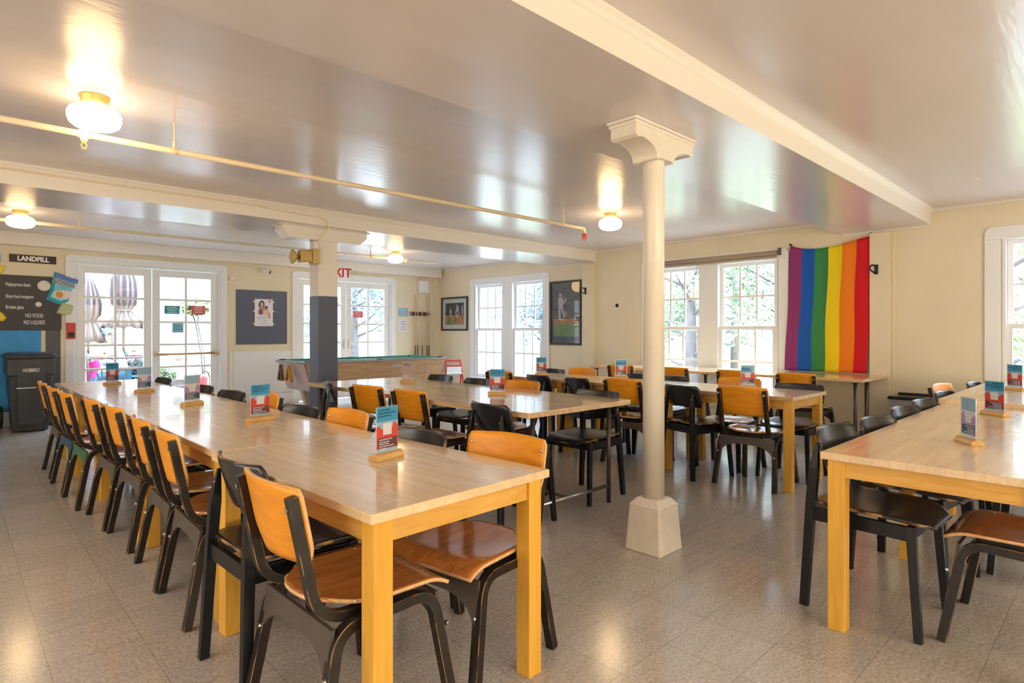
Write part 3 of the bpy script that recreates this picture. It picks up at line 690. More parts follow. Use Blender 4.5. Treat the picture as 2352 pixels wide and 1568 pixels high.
# -------------------------------------------------------------- framed photographs on the right wall
def pframe(name, y0, y1, z0, z1, fw, label):
    t = thing(name, label, 'picture', (XR, (y0+y1)/2, (z0+z1)/2), -PI/2)   # local x = -world y, local -y faces... picture faces -x
    return t
M['photodark'] = mat('photo_dark_crowd', (.06, .06, .065), .5, var=.6, vscale=40); M['photograss'] = mat('photo_green', (.22, .32, .12), .5, var=.2)
M['photosand'] = mat('photo_infield', (.55, .26, .10), .5, var=.2); M['photogrey'] = mat('photo_grey_stand', (.15, .145, .15), .5, var=.3, vscale=12)
M['matboard'] = mat('cream_mat_board', (.78, .76, .70), .6); M['uniform'] = mat('print_white_uniform', (.62, .58, .60), .5)
def wallpic(name, y0, y1, z0, z1, fw, label, build):
    t = thing(name, label, 'picture', (XR, (y0+y1)/2, (z0+z1)/2)); w = (y1-y0)/2; h = (z1-z0)/2
    b = NB()
    for a in ((-w, -w+fw, -h, h), (w-fw, w, -h, h), (-w+fw, w-fw, -h, -h+fw), (-w+fw, w-fw, h-fw, h)): box(b, -.03, 0, *a)
    obj('frame', b, 'frame', t, bevel=.003)
    build(t, w-fw, h-fw)
    g = NB(); box(g, -.022, -.020, -w+fw, w-fw, -h+fw, h-fw); obj('glazing', g, 'acrylic', t)
    return t
def ellx(bm, cy, cz, ry, rz, x0, x1, mi=0, n=16, rot=0):
    prism(bm, [(cy+ry*math.cos(2*PI*k/n)*math.cos(rot)-rz*math.sin(2*PI*k/n)*math.sin(rot), cz+ry*math.cos(2*PI*k/n)*math.sin(rot)+rz*math.sin(2*PI*k/n)*math.cos(rot)) for k in range(n)], 'x', x0, x1, mi)
def pic1(t, w, h):
    b = NB(); box(b, -.006, 0, -w, w, -h, h); obj('mat_board', b, 'matboard', t)
    b = NB(); W, H = w-.10, h-.09; x0, x1 = -.008, -.006
    box(b, x0, x1, -W, W, -.02, H, 0); box(b, x0, x1, -W, W, -H, -.02, 1); ellx(b, .12, -H+.06, .13, .045, x0-.001, x0, 2)
    for cy, cz, s in ((-.10, .02, 1.25), (.13, .0, .9)):
        ellx(b, cy, cz+.06*s, .035*s, .05*s, x0-.003, x0-.002, 3, rot=.3); ellx(b, cy+.01, cz+.12*s, .018*s, .02*s, x0-.003, x0-.002, 3)
        ellx(b, cy-.03*s, cz-.03*s, .014*s, .07*s, x0-.003, x0-.002, 3, rot=.35); ellx(b, cy+.03*s, cz-.03*s, .014*s, .07*s, x0-.003, x0-.002, 3, rot=-.3)
        ellx(b, cy+.05*s, cz-.12*s, .012*s, .03*s, x0-.003, x0-.002, 0)
    box(b, x0-.002, x0-.001, -W+.03, -W+.07, -.02, H-.06, 3)
    obj('photograph', b, ['photodark', 'photosand', 'photograss', 'uniform'], t)
def pic2(t, w, h):
    b = NB(); box(b, -.006, 0, -w, w, -h, h); obj('grey_mount', b, 'photogrey', t)
    b = NB(); W, H = w-.04, h-.05; x0, x1 = -.008, -.006
    box(b, x0, x1, -W, W, -.10, H, 0); box(b, x0, x1, -W, W, -.19, -.10, 1); box(b, x0, x1, -W, W, -.41, -.19, 2); box(b, x0, x1, -W, W, -H, -.41, 4)
    q0, q1 = x0-.002, x0-.001; cy = .10
    ellx(b, cy+.02, .31, .028, .035, q0, q1, 3); prism(b, [(cy+.075, .265), (cy-.04, .27), (cy-.035, .12), (cy+.065, .12)], 'x', q0, q1, 3)
    ellx(b, cy-.075, .20, .02, .07, q0, q1, 3, rot=.7); prism(b, [(cy+.065, .12), (cy+.015, .12), (cy+.01, -.11), (cy+.055, -.11)], 'x', q0, q1, 3); prism(b, [(cy+.02, .12), (cy-.035, .12), (cy-.085, -.08), (cy-.055, -.09)], 'x', q0, q1, 3)
    ellx(b, .0, -.02, .03, .06, q0, q1, 1)
    ellx(b, cy-.0, -.115, .07, .012, q0, q1, 5)
    obj('photograph', b, ['photogrey', 'photosand', 'photograss', 'uniform', 'slate', 'foam'], t)
wallpic('framed_photo', 9.43, 10.32, 1.295, 2.005, .035, 'black framed baseball photo with wide pale mat in the room corner', pic1)
wallpic('framed_photo', 6.41, 7.13, 1.04, 2.155, .035, 'tall black framed photo of a standing ball player beside the pilaster', pic2)
# hooks and hole on the right wall
for (y, z, lab, xx) in ((6.28, 1.955, 'small dark iron hook on the pilaster beside the tall framed photo', XR-.07), (2.02, 1.985, 'black iron hook on the pilaster right of the rainbow flag', XR-.06)):
    t = thing('iron_hook', lab, 'hook', (xx, y, z)); b = NB(); box(b, -.008, 0, -.018, .018, -.06, .05); obj('plate', b, 'black', t)
    b = NB(); tube(b, fillet([(-.005, 0, .03), (-.05, .03, .05), (-.09, .05, .0), (-.03, .0, -.06)], .02), .008, 8); obj('hook_arm', b, 'black', t)
b = NB(); lathe(b, [(.030, 0), (.028, -.006), (.008, -.007)], (XR, 5.69, 1.69), 14, axis='x'); tag(obj('wall_anchor', b, 'black'), 'small black anchor left in the blank wall between the two windows', 'wall anchor')
# roll blind over window 2
t = thing('roll_blind', 'tan roll blind rolled up along the top of the window beside the flag', 'blind', (XR-.06, 4.08, 2.28))
b = NB(); tube(b, [(0, -.95, 0), (0, .98, 0)], .032, 16); obj('roll', b, 'blind', t, smooth=True)
b = NB(); box(b, -.012, .012, -.93, .96, -.062, -.036); obj('bottom_bar', b, 'blind', t)
for s in (-.97, 1.0):
    b = NB(); box(b, -.03, .055, s-.008, s+.008, -.03, .06); obj('bracket', b, 'darksteel', t)
b = NB(); tube(b, [(-.02, .17, -.05), (-.02, .17, -.20)], .003, 6); obj('pull_cord', b, 'blind', t)
# rainbow flag
def flagmesh():
    bm = NB(); nu, nv = 72, 40; V = []
    for i in range(nu+1):
        col = []
        for j in range(nv+1):
            u, v = i/nu, j/nv
            ztop = 2.365+.015*u-.16*math.sin(PI*min(1, u*1.05))**1.0*(1-u)**.55*.62 if 0 < u < 1 else (2.365 if u <= 0 else 2.38)
            ztop = 2.362+.018*u - .10*math.sin(PI*u)**.8*(1.15-.75*u)
            zbot = .782
            y = 2.985-.907*u; yb = 3.05-.935*u
            z = ztop+(zbot-ztop)*v; yy = y+(yb-y)*v
            fold = .014*math.sin(u*15+v*2.0)*(.35+.65*v)*(1-.3*v)+.008*math.sin(u*33-v*3+1)*(1-v*.5)+.01*math.sin(v*5+u*4)*math.sin(PI*u)
            col.append(bm.verts.new((XR-.045+fold*.9, yy+.006*math.sin(v*9+u*5), z)))
        V.append(col)
    for i in range(nu):
        for j in range(nv):
            f = bm.faces.new((V[i][j], V[i+1][j], V[i+1][j+1], V[i][j+1])); f.material_index = min(5, i*6//nu); f.smooth = True
    return bm
fm = [mat('flag_'+n, c, .75, sheen=0) for n, c in (('violet', (.28, .03, .17)), ('blue', (.0, .10, .50)), ('green', (.035, .25, .07)), ('yellow', (.90, .68, .0)), ('orange', (.88, .22, .0)), ('red', (.68, .0, .01)))]
fo = obj('rainbow_flag', flagmesh(), fm); s = fo.modifiers.new('thick', 'SOLIDIFY'); s.thickness = .0015
tag(fo, 'six striped rainbow flag hanging on the right wall down to the bench table', 'flag')
t = fo
b = NB()
for y, z in ((2.985, 2.37), (2.08, 2.40)): lathe(b, [(.012, 0), (.012, -.05), (.004, -.055)], (XR, y, z), 10, axis='x')
obj('fixing', b, 'frame', fo)
# electric heater cabinet
t = thing('wall_heater', 'low grey heater cabinet with black top on the right wall', 'heater', (7.60, 1.38, 0))
b = NB(); box(b, -.13, .145, -.95, .46, .06, .53); obj('cabinet', b, 'heater', t, bevel=.004)
b = NB(); box(b, -.15, -.03, -.97, .47, .53, .56); box(b, .06, .145, -.97, .42, .565, .59); obj('top_grille', b, 'black', t)
b = NB(); box(b, -.12, .14, -.94, .45, 0, .06); obj('kick_base', b, 'black', t)

# ================================================================== TABLES
def dining_table(x0, x1, y0, y1, label, axis='y', zt=.752, th=.030, top='maple_y', group=None, legs=True, inset=.022):
    t = thing('dining_table', label, 'table', ((x0+x1)/2, (y0+y1)/2, 0), 0, group)
    w, d = (x1-x0)/2, (y1-y0)/2
    b = NB(); box(b, -w, w, -d, d, zt-th, zt); obj('tabletop', b, top, t, bevel=.003)
    L = .066; i = inset
    for sx in (-1, 1):
        for sy in (-1, 1):
            b = NB(); a = sorted((sx*(w-i), sx*(w-i-L))); c = sorted((sy*(d-i), sy*(d-i-L)))
            box(b, a[0], a[1], c[0], c[1], 0, zt-th); obj('leg', b, 'legwood', t, bevel=.003)
    for sy in (-1, 1):
        b = NB(); y = sy*(d-i-.022); box(b, -w+i+L, w-i-L, y-.011, y+.011, zt-th-.072, zt-th); obj('apron', b, 'apron', t)
    for sx in (-1, 1):
        b = NB(); x = sx*(w-i-.022); box(b, x-.011, x+.011, -d+i+L, d-i-L, zt-th-.072, zt-th); obj('apron', b, 'apron', t)
    return t
g1 = 'tables in the long left row'
for k, (y0, y1, a, b_, lab) in enumerate(((1.476, 2.688, .827, 1.592, 'maple table at the near end of the long left row'),
        (2.694, 4.050, .822, 1.570, 'second maple table from the camera in the long left row'),
        (4.054, 5.370, .80, 1.555, 'third maple table of the long left row, in its middle'),
        (5.374, 6.42, .785, 1.545, 'fourth maple table of the long left row, last but one'),
        (6.424, 7.46, .775, 1.535, 'maple table at the far end of the long left row by the glazed doors'))):
    tt = dining_table(a, b_, y0, y1, lab, group=g1)
    if k == 0: tt.rotation_euler[2] = math.radians(2.4)
g4 = 'tables in the row behind the round column'
for y0, y1, lab in ((1.815, 3.01, 'pale maple table with the near legs right of the round column'), (3.014, 4.21, 'middle maple table of the row behind the round column'), (4.214, 5.02, 'maple table at the far end of the row behind the round column')):
    dining_table(4.75, 5.47, y0, y1, lab, group=g4)
gr = 'tables in the right hand row'
dining_table(2.69, 3.925, .165, .918, 'maple table with knotty edge at the right foreground corner', top='maple_x', group=gr)
dining_table(3.929, 5.105, .165, .935, 'maple table second in the right row, before the thicker step up', top='maple_x', group=gr)
dining_table(5.11, 7.25, .15, .955, 'long thick topped table ending the right row near the heater', top='maple_x', zt=.787, th=.038, group=gr)
# butcher block table on steel poles
t = thing('butcher_block_table', 'wide butcher block table on thin steel poles in the middle of the room', 'table', (3.192, 4.18, 0))
b = NB(); box(b, -.558, .540, -1.568, 1.565, .716, .752); obj('tabletop', b, 'block', t, bevel=.004)
for sx in (-1, 1):
    for sy in (-1, 1):
        x = .335 if sx > 0 else -.46; 
        x = sx*.45 if sx < 0 else .355
        b = NB(); tube(b, [(x, sy*1.50, 0), (x, sy*1.50, .716)], .016, 14); tube(b, [(x, sy*1.50, .706), (x, sy*1.50, .716)], .04, 14); obj('pole_leg', b, 'darksteel', t, smooth=True)
for y in (-1.50, 1.50):
    b = NB(); tube(b, [(-.45, y, .125), (.355, y, .125)], .013, 12); obj('foot_rail', b, 'steel', t, smooth=True)
b = NB(); tube(b, [(-.10, -1.49, .125), (-.10, 1.49, .125)], .011, 10); obj('centre_rail', b, 'darksteel', t, smooth=True)
# bench table under the flag
t = thing('bench_table', 'long high plank table along the window wall under the rainbow flag', 'table', (7.27, 3.66, 0))
b = NB(); box(b, -.42, .445, -1.74, 1.86, .738, .77); obj('tabletop', b, 'block', t, bevel=.003)
for x in (-.36, .02):
    for y in (-1.65, .05, 1.78):
        b = NB(); tube(b, [(x, y, 0), (x, y, .738)], .019, 12); tube(b, [(x, y, .728), (x, y, .738)], .045, 12); obj('pole_leg', b, 'darksteel', t, smooth=True)

# ================================================================== CHAIRS
def ply_chair(name, label, seatm='orangeseat', backm='orange', framem='brownblack', apronm='taupeapron'):
    t = thing(name, label, 'chair')
    # seat: rounded at the back, waterfall front
    def seat(u, v):
        s = 2*u-1; y = -.200+.42*v
        hw = .228
        if v < .42: hw = .228*(1-(1-v/.42)**2.6*.42)
        yy = y-.012*(1-s*s)*(1-v)*1.5+(abs(s)**4)*.028*(1-v)
        z = .447-.010*(1-s*s)*math.sin(PI*min(1, v*1.2))+.006*(1-v)
        if v > .78: z -= ((v-.78)/.22)**2*.026
        return (s*hw, yy, z)
    b = NB(); sheet(b, seat, 18, 20, .012, 0, 1); st = obj('seat', b, [seatm, 'plyedge'], t, smooth=True)
    sc = NB()
    for x in (-.195, .195):
        for y in (-.11, .11): lathe(sc, [(.007, .0), (.006, .004), (.003, .005)], (x, y, .452 if y < 0 else .450), 10)
    obj('screw', sc, 'steel', st)
    def back(u, v):
        s = 2*u-1; hw = .207
        z = .585+.235*v
        # rounded lower corners
        if v < .35: hw -= .05*(1-v/.35)**2
        if v > .88: hw -= .014*((v-.88)/.12)**2
        return (s*hw, -.205-(z-.42)*.205-.036*(1-s*s)**1.3, z+.006*(1-s*s))
    b = NB(); sheet(b, back, 22, 12, .011, 0, 1); bk = obj('backrest', b, [backm, 'plyedge'], t, smooth=True)
    sc = NB()
    for x in (-.185, .185):
        for z in (.775, .635):
            y = -.205-(z-.42)*.205-.036*(1-(x/.207)**2)**1.3
            lathe(sc, [(.008, .003), (.007, .009), (.003, .011)], (x, y, z), 10, axis='y')
    obj('screw', sc, 'steel', bk)
    for s in (-1, 1):
        # L shaped back post
        b = NB()
        pts = fillet([(s*.186, -.306, .800), (s*.187, -.228, .420), (s*.187, .10, .425)], [.10], 8)
        sweep(b, pts, (1, 0, 0), .031, .031); po = obj('back_post', b, [framem, 'wornedge'], t, bevel=.0018, bmat=1)
        sc = NB(); lathe(sc, [(.008, -.021), (.007, -.016)], (s*.186, -.300, .765), 10, axis='y'); obj('screw', sc, 'steel', po)
        # bent arch: rear leg, rail, front leg
        b = NB()
        pts = fillet([(s*.246, -.262, 0), (s*.222, -.185, .402), (s*.222, .150, .412), (s*.246, .225, 0)], [.075, .075], 8)
        sweep(b, pts, (1, 0, 0), .036, .034); la = obj('leg_arch', b, [framem, 'wornedge'], t, bevel=.0018, bmat=1)
        sc = NB()
        for yy_, zz_, d_ in ((.190, .29, .022), (-.212, .27, -.022)): lathe(sc, [(.009, d_*.6), (.008, d_)] if d_ > 0 else [(.008, d_), (.009, d_*.6)], (s*.230, yy_, zz_), 10, axis='y')
        obj('screw', sc, 'steel', la)
    for y0, y1, th in ((-.245, -.200, 0), (.212, .170, 1)):
        b = NB(); N = 12; F = []; 
        for k in range(N+1):
            x = -.222+.444*k/N; q = abs(x)/.222
            zb = .345-.085*q**4
            zt = .405
            def yy(z): return y0+(y1-y0)*((z-.10)/.30)
            F.append((x*(1.0+.02*q), zb, zt))
        vs_ = []
        for x, zb, zt in F:
            vs_.append([b.verts.new((x, yy(zb)-.006, zb)), b.verts.new((x, yy(zt)-.006, zt)), b.verts.new((x, yy(zt)+.006, zt)), b.verts.new((x, yy(zb)+.006, zb))])
        for r0, r1 in zip(vs_, vs_[1:]):
            for k in range(4): b.faces.new((r0[k], r0[(k+1) % 4], r1[(k+1) % 4], r1[k]))
        b.faces.new(vs_[0]); b.faces.new(vs_[-1][::-1])
        obj('apron', b, apronm, t)
    return t
def black_chair(name, label):
    t = thing(name, label, 'chair')
    def seat(u, v):
        s = 2*u-1; y = -.205+.455*v
        hw = .215
        if v > .66: hw = .215*(1-((v-.66)/.34)**3.2)**.42*1.0+.0001 if v < 1 else .13
        if v > .66: hw = max(hw, .13)
        if v < .2: hw -= .03*((.2-v)/.2)**2
        z = .474-.014*(1-s*s)*math.sin(PI*min(1, v*1.1))+.004*(1-v)
        if v > .70: z -= ((v-.70)/.30)**2*.034
        return (s*hw, y, z)
    b = NB(); sheet(b, seat, 20, 24, .013, 0, 1); obj('seat', b, ['blackseat', 'wornedge'], t, smooth=True)
    def back(u, v):
        s = 2*u-1; hw = .216; z = .615+.182*v
        if v < .25: hw -= .028*(1-v/.25)**2
        if v > .80: hw -= .030*((v-.80)/.20)**2
        return (s*hw, -.172-.052*v+.050*s*s, z)
    b = NB(); sheet(b, back, 22, 14, .012, 0, 1); bk = obj('backrest', b, ['blackseat', 'wornedge'], t, smooth=True)
    b = NB()
    for x in (-.158, .158): lathe(b, [(.006, -.026), (.006, -.019)], (x, -.185, .685), 8, axis='y')
    obj('bolt', b, 'steel', bk)
    for s in (-1, 1):
        b = NB(); sweep(b, [(s*.203, -.232, 0), (s*.176, -.212, .46), (s*.165, -.203, .62), (s*.160, -.190, .735)], (1, 0, 0), .032, .040, taper=[.9, 1, 1, .35]); obj('rear_leg', b, 'black', t, bevel=.003)
        b = NB(); sweep(b, [(s*.212, .212, 0), (s*.190, .180, .452)], (1, 0, 0), .034, .034, taper=[.85, 1]); obj('front_leg', b, 'black', t, bevel=.003)
        b = NB(); sweep(b, [(s*.178, -.205, .418), (s*.188, .175, .418)], (1, 0, 0), .022, .058); obj('side_rail', b, 'black', t, bevel=.002)
    b = NB(); box(b, -.175, .175, -.222, -.200, .395, .452); obj('rear_rail', b, 'black', t)
    b = NB(); box(b, -.182, .182, .165, .187, .395, .448); obj('front_rail', b, 'black', t)
    return t
P0 = B0 = PR = PG = PB_ = None
protos = {}
def chair(kind, x, y, face, label, group, rot=0, scale=None):
    """face in degrees: direction the sitter looks at (0 = +x); rot = small extra turn"""
    rz = math.radians(face+rot)-PI/2
    names = {'P': 'plywood_chair', 'R': 'plywood_chair', 'G': 'plywood_chair', 'U': 'plywood_chair', 'B': 'black_chair'}
    if kind not in protos:
        if kind == 'P': r = ply_chair('plywood_chair', label)
        if kind == 'R': r = ply_chair('plywood_chair', label, seatm='redseat')
        if kind == 'G': r = ply_chair('plywood_chair', label, apronm='greenpaint')
        if kind == 'U': r = ply_chair('plywood_chair', label, apronm='bluepaint')
        if kind == 'B': r = black_chair('black_chair', label)
        protos[kind] = r
        r.location = (x, y, 0); r.rotation_euler = (0, 0, rz); r['group'] = group
        if scale: r.scale = (scale,)*3
        return r
    return dup(protos[kind], (x, y, 0), rz, label, group, scale)
GL = 'chairs along the left side of the long row'
chair('P', .995, 1.81, 0, 'orange plywood chair with bentwood frame nearest the camera, back toward us at left', GL, 1)
chair('B', .955, 2.285, 0, 'only black chair on the left side of the long row', GL, 2)
chair('P', 1.000, 2.99, 0, 'orange plywood chair just beyond the black chair on the left side', GL, -2)
chair('P', 1.005, 3.50, 0, 'second orange plywood chair beyond the black chair, left side of the long row', GL, -2)
chair('P', 1.005, 4.20, 0, 'third orange plywood chair beyond the black chair, left side of the long row', GL, 2)
chair('P', .975, 4.75, 0, 'orange plywood chair before the green aproned one, left side of the long row', GL, 2)
chair('G', .915, 5.40, 0, 'orange plywood chair with a green painted apron, left side of the long row', GL, 2)
chair('U', .900, 5.98, 0, 'orange plywood chair with blue painted apron, last but one on the left side', GL, 2)
chair('P', .900, 6.66, 0, 'farthest orange plywood chair on the left side, in front of the bin', GL, 0)
GR = 'chairs along the right side of the long row'
chair('P', 1.45, 1.80, 180, 'orange plywood chair under the right front corner of the nearest table', GR, 10)
chair('B', 1.44, 2.33, 180, 'black chair behind the tabletop right of the nearest table card', GR, 3)
chair('P', 1.345, 3.03, 180, 'orange plywood chair left of the nearest table card on the far side', GR, 4)
chair('B', 1.43, 3.57, 180, 'black chair left of the orange one, far side of the second table', GR, 8)
chair('P', 1.38, 4.30, 180, 'orange plywood chair partly hidden by the card of the second table', GR, 2)
chair('B', 1.45, 4.87, 180, 'black chair on the far side of the third table, below the slate board', GR, 8)
chair('B', 1.44, 5.56, 180, 'black chair half hidden behind the third table card before the door', GR, 4)
chair('B', 1.41, 6.76, 180, 'farthest black chair on the long row, in front of the push bar door', GR, 4)
GM = 'chairs along the near side of the butcher block table'
chair('B', 2.745, 2.90, 0, 'black chair nearest us on the left side of the butcher block table', GM, -5)
chair('P', 2.84, 3.83, 0, 'right one of two orange chairs on the near side of the butcher block table', GM, 3)
chair('P', 2.80, 4.42, 0, 'left one of two orange chairs on the near side of the butcher block table', GM, 8)
chair('B', 2.74, 5.10, 0, 'black chair turned aside in front of the square post', GM, -22)
GN = 'chairs along the far side of the butcher block table'
chair('B', 3.565, 2.93, 180, 'black chair with open legs at the near right corner of the butcher block table', GN, 2)
chair('P', 3.49, 3.80, 180, 'orange plywood chair on the far side of the butcher block table', GN, 4)
chair('B', 3.66, 4.50, 180, 'black chair tucked under the middle of the butcher block table', GN, 0)
chair('B', 3.70, 5.18, 180, 'black chair at the far end of the butcher block table under its far side', GN, 0)
GA = 'chairs along the left side of the row behind the column'
chair('P', 4.92, 2.18, 0, 'orange plywood chair at the front corner of the pale table right of the column', GA, 2)
chair('B', 4.84, 2.69, 0, 'black chair just right of the round column', GA, -17)
chair('P', 4.90, 3.34, 0, 'orange plywood chair just left of the round column', GA, 4)
chair('B', 4.84, 3.90, 0, 'black chair second left of the round column, behind the butcher block corner', GA, -14)
chair('B', 4.84, 4.46, 0, 'black chair third left of the round column', GA, -10)
chair('P', 4.86, 5.02, 0, 'orange plywood chair fourth left of the round column, behind a table card', GA, 3)
GB = 'chairs along the right side of the row behind the column'
chair('B', 5.36, 2.06, 180, 'black chair facing us at the end table right of the column', GB, 0)
chair('P', 5.25, 2.60, 180, 'orange plywood chair facing us behind the nearest card right of the column', GB, 4)
chair('B', 5.37, 3.37, 180, 'black chair facing us at the right edge of the round column', GB, 6)
chair('B', 5.37, 3.80, 180, 'black chair facing us left of the round column, right of the blue card', GB, 2)
chair('P', 5.27, 4.57, 180, 'orange plywood chair facing us near the far end, left of the bright blue card', GB, 3)
chair('B', 5.36, 5.06, 180, 'black chair facing us at the far end of the row beside the far card', GB, 4)
GF = 'chairs at the plank table by the window'
chair('P', 6.87, 2.50, 0, 'orange plywood chair at the plank table under the rainbow flag', GF, 2)
chair('P', 6.86, 3.17, 0, 'orange plywood chair at the plank table before the right window sash', GF, -2)
chair('P', 6.87, 3.98, 0, 'orange plywood chair at the plank table right beside the round column', GF, 2)
chair('P', 6.92, 4.82, 0, 'orange plywood chair at the far end of the plank table, left of the column', GF, 2)
GH = 'chairs along the far side of the right row'
chair('B', 3.07, .805, -90, 'black chair with its seat showing under the corner of the right foreground table', GH, -2, 1.02)
chair('B', 3.66, .79, -90, 'second black chair from the corner along the right row', GH, -7)
chair('B', 4.28, .80, -90, 'third black chair from the corner along the right row', GH, -7)
chair('B', 4.82, .81, -90, 'fourth black chair from the corner, above the tabletop seam', GH, -6)
chair('B', 5.60, .835, -90, 'black chair at the corner of the thicker right hand table', GH, -6)
chair('P', 6.05, .83, -90, 'orange plywood chair with pale shining back at the thicker right table', GH, -8)
chair('B', 6.86, .835, -90, 'farthest black chair of the right row near the window', GH, -4)
chair('R', 3.19, .315, 90, 'red brown seated bentwood chair cut off by the right edge', 'chairs along the near side of the right row', 0)
chair('B', 4.15, .30, 90, 'black chair under the right table behind the red brown seat', 'chairs along the near side of the right row', 0)

# ================================================================== TABLE CARDS
M['cardblue'] = mat('card_sky_blue', (.04, .35, .62), .45); M['cardpale'] = mat('card_pale_blue', (.35, .55, .75), .45)
M['cardred'] = mat('card_red', (.75, .07, .05), .45); M['carddark'] = mat('card_maroon', (.14, .045, .06), .45)
M['cardink'] = mat('card_navy_ink', (.02, .09, .22), .45); M['cardtan'] = mat('card_tan', (.52, .35, .28), .45); M['cardlilac'] = mat('card_lilac', (.50, .36, .60), .45)
def card(name, label, loc, rz, style=0):
    t = thing(name, label, 'table card', loc, rz, 'menu card stands on the tables')
    b = NB(); prism(b, [(y, z) for y, z in [(-.024, 0), (.024, 0), (.026, .008)]+arcpts(0, .008, .026, 12, 168, 8)+[(-.026, .008)]], 'x', -.076, .076)
    for v in b.verts: v.co.z *= .82
    obj('wooden_base', b, 'basewood', t, bevel=.002)
    b = NB(); box(b, -.0635, .0635, -.0045, .0045, .020, .212); ac = obj('acrylic_sleeve', b, 'acrylic', t)
    b = NB(); W, z0, z1 = .061, .030, .208
    cols = ['cardblue', 'cardpale', 'cardred', 'carddark', 'cardink', 'paper', 'cardlilac']
    if style == 1: cols = ['cardtan', 'cardtan', 'cardtan', 'cardtan', 'cardink', 'paper', 'cardtan']
    if style == 2: cols = ['cardpale', 'paper', 'cardlilac', 'cardink', 'cardpale', 'paper', 'cardlilac']  # washed-out set: paling by light is put into the print colours
    box(b, -W, W, -.0012, .0012, z0, z1, 5)
    for s in (-1, 1):
        def L(k): return sorted((s*(.0012+.0002*k), s*(.0014+.0002*k)))
        box(b, -W+.001, W-.001, *L(0), .150, z1-.001, 0); box(b, -W+.001, W-.001, *L(0), .118, .150, 1)
        prism(b, [(-W+.001, z0+.012), (W-.001, z0+.012), (W-.001, .128), (W-.022, .148), (W-.034, .120), (-W+.028, .120), (-W+.016, .137), (-W+.001, .128)], 'y', *L(1), 2)
        box(b, -W+.001, W-.001, *L(1), z0+.001, z0+.012, 1)
        prism(b, [(-.024, .096), (.024, .096), (.024, .142), (-.024, .142)], 'y', *L(2), 5 if style != 1 else 0)
        box(b, -W+.008, W-.006, *L(2), z0+.013, .085, 3)
        for k, (zz, hw) in enumerate(((.196, .030), (.184, .048), (.172, .034))):
            x = -.050
            rnd = random.Random(k+3)
            while x < -.050+hw*2:
                q = .003+.003*rnd.random(); box(b, x, x+q, *L(2), zz-.003, zz+.003, 4); x += q+.0015
        for k, (zz, hw) in enumerate(((.078, .036), (.068, .028), (.060, .026), (.051, .040), (.042, .018))):
            x = -.046; rnd = random.Random(k+11)
            while x < -.046+hw*2:
                q = .002+.003*rnd.random(); box(b, x, x+q, *L(3), zz-.0022, zz+.0022, 5); x += q+.0014
    obj('printed_card', b, cols, t)
    return t
ZT = .752
cards = [('menu card nearest the camera on the long left row, red and blue', (1.284, 2.077, ZT), 14, 0),
    ('second menu card from the camera on the long left row', (1.30, 3.46, ZT), 13, 0),
    ('third menu card on the long left row, printed pale as if light-washed', (1.235, 4.53, ZT), 24, 2),
    ('fourth menu card on the long left row, pale blue and lilac', (1.21, 5.80, ZT), 24, 2),
    ('farthest menu card on the long left row, before the glazed doors', (1.16, 6.86, ZT), 24, 0),
    ('tan menu card at the far end of the butcher block table', (3.37, 5.06, ZT), -54, 1),
    ('red and blue menu card in the middle of the butcher block table', (3.24, 3.57, ZT), -44, 0),
    ('menu card at the far end of the row behind the column', (5.14, 4.88, ZT), -44, 0),
    ('bright blue menu card just left of the round column', (5.36, 3.88, ZT), -44, 0),
    ('menu card on the pale table right of the round column', (5.28, 2.42, ZT), -44, 0),
    ('menu card seen edge on at the right foreground table', (3.375, .515, ZT), 34, 2),
    ('menu card by the seam of the right row, turned half away', (4.63, .58, ZT), 56, 0),
    ('menu card cut by the right edge on the thicker table', (6.30, .66, .787), 56, 0)]
c0 = {}
for lab, loc, rz, st in cards:
    if st not in c0: c0[st] = card('menu_card_stand', lab, loc, math.radians(rz), st)
    else: dup(c0[st], loc, math.radians(rz), lab)

# ================================================================== POOL TABLE AND CUES
t = thing('pool_table', 'coin operated pool table with wooden sides and green cloth by the far wall', 'pool table', (5.33, 9.33, 0))
W, D = 1.36, .57
def pool_box(bm, w0, d0, z0, w1, d1, z1, mi):
    loft(bm, [(-w0, w0, -d0, d0, z0), (-w1, w1, -d1, d1, z1)], mi)
b = NB(); pool_box(b, W-.16, D-.09, .32, W-.03, D-.015, .775, 0); cab = obj('cabinet', b, 'poolwood', t, bevel=.006)
for s in (-1, 1):
    b = NB()
    v = [b.verts.new(p) for p in ((s*(W-.158), -D+.13, .335), (s*(W-.158), D-.13, .335), (s*(W-.024), D-.07, .765), (s*(W-.024), -D+.07, .765))]
    v2 = [b.verts.new((q.co.x+s*.008, q.co.y, q.co.z)) for q in v]
    b.faces.new(v); b.faces.new(v2[::-1])
    for k in range(4): b.faces.new((v[k], v[(k+1) % 4], v2[(k+1) % 4], v2[k]))
    obj('end_panel', b, 'poolend', t)
b = NB(); box(b, -W, W, -D, -D+.10, .765, .80); box(b, -W, W, D-.10, D, .765, .80); box(b, -W, -W+.10, -D+.1, D-.1, .765, .80); box(b, W-.10, W, -D+.1, D-.1, .765, .80)
obj('rail', b, 'railgrey', t, bevel=.006)
b = NB(); box(b, -W+.10, W-.10, -D+.10, D-.10, .755, .766); obj('playing_cloth', b, 'felt', t)
b = NB()
for s in (-1, 1): box(b, -W+.14, W-.14, s*(D-.125)-.022, s*(D-.125)+.022, .766, .812); box(b, s*(W-.125)-.022, s*(W-.125)+.022, -D+.14, D-.14, .766, .812)
obj('cushion', b, 'felt', t, bevel=.008)
b = NB()
for x in (-W+.09, 0, W-.09):
    for s in (-1, 1): tube(b, [(x, s*(D-.085), .79), (x, s*(D-.085), .815)], .058, 16)
obj('pocket', b, 'rubber', t)
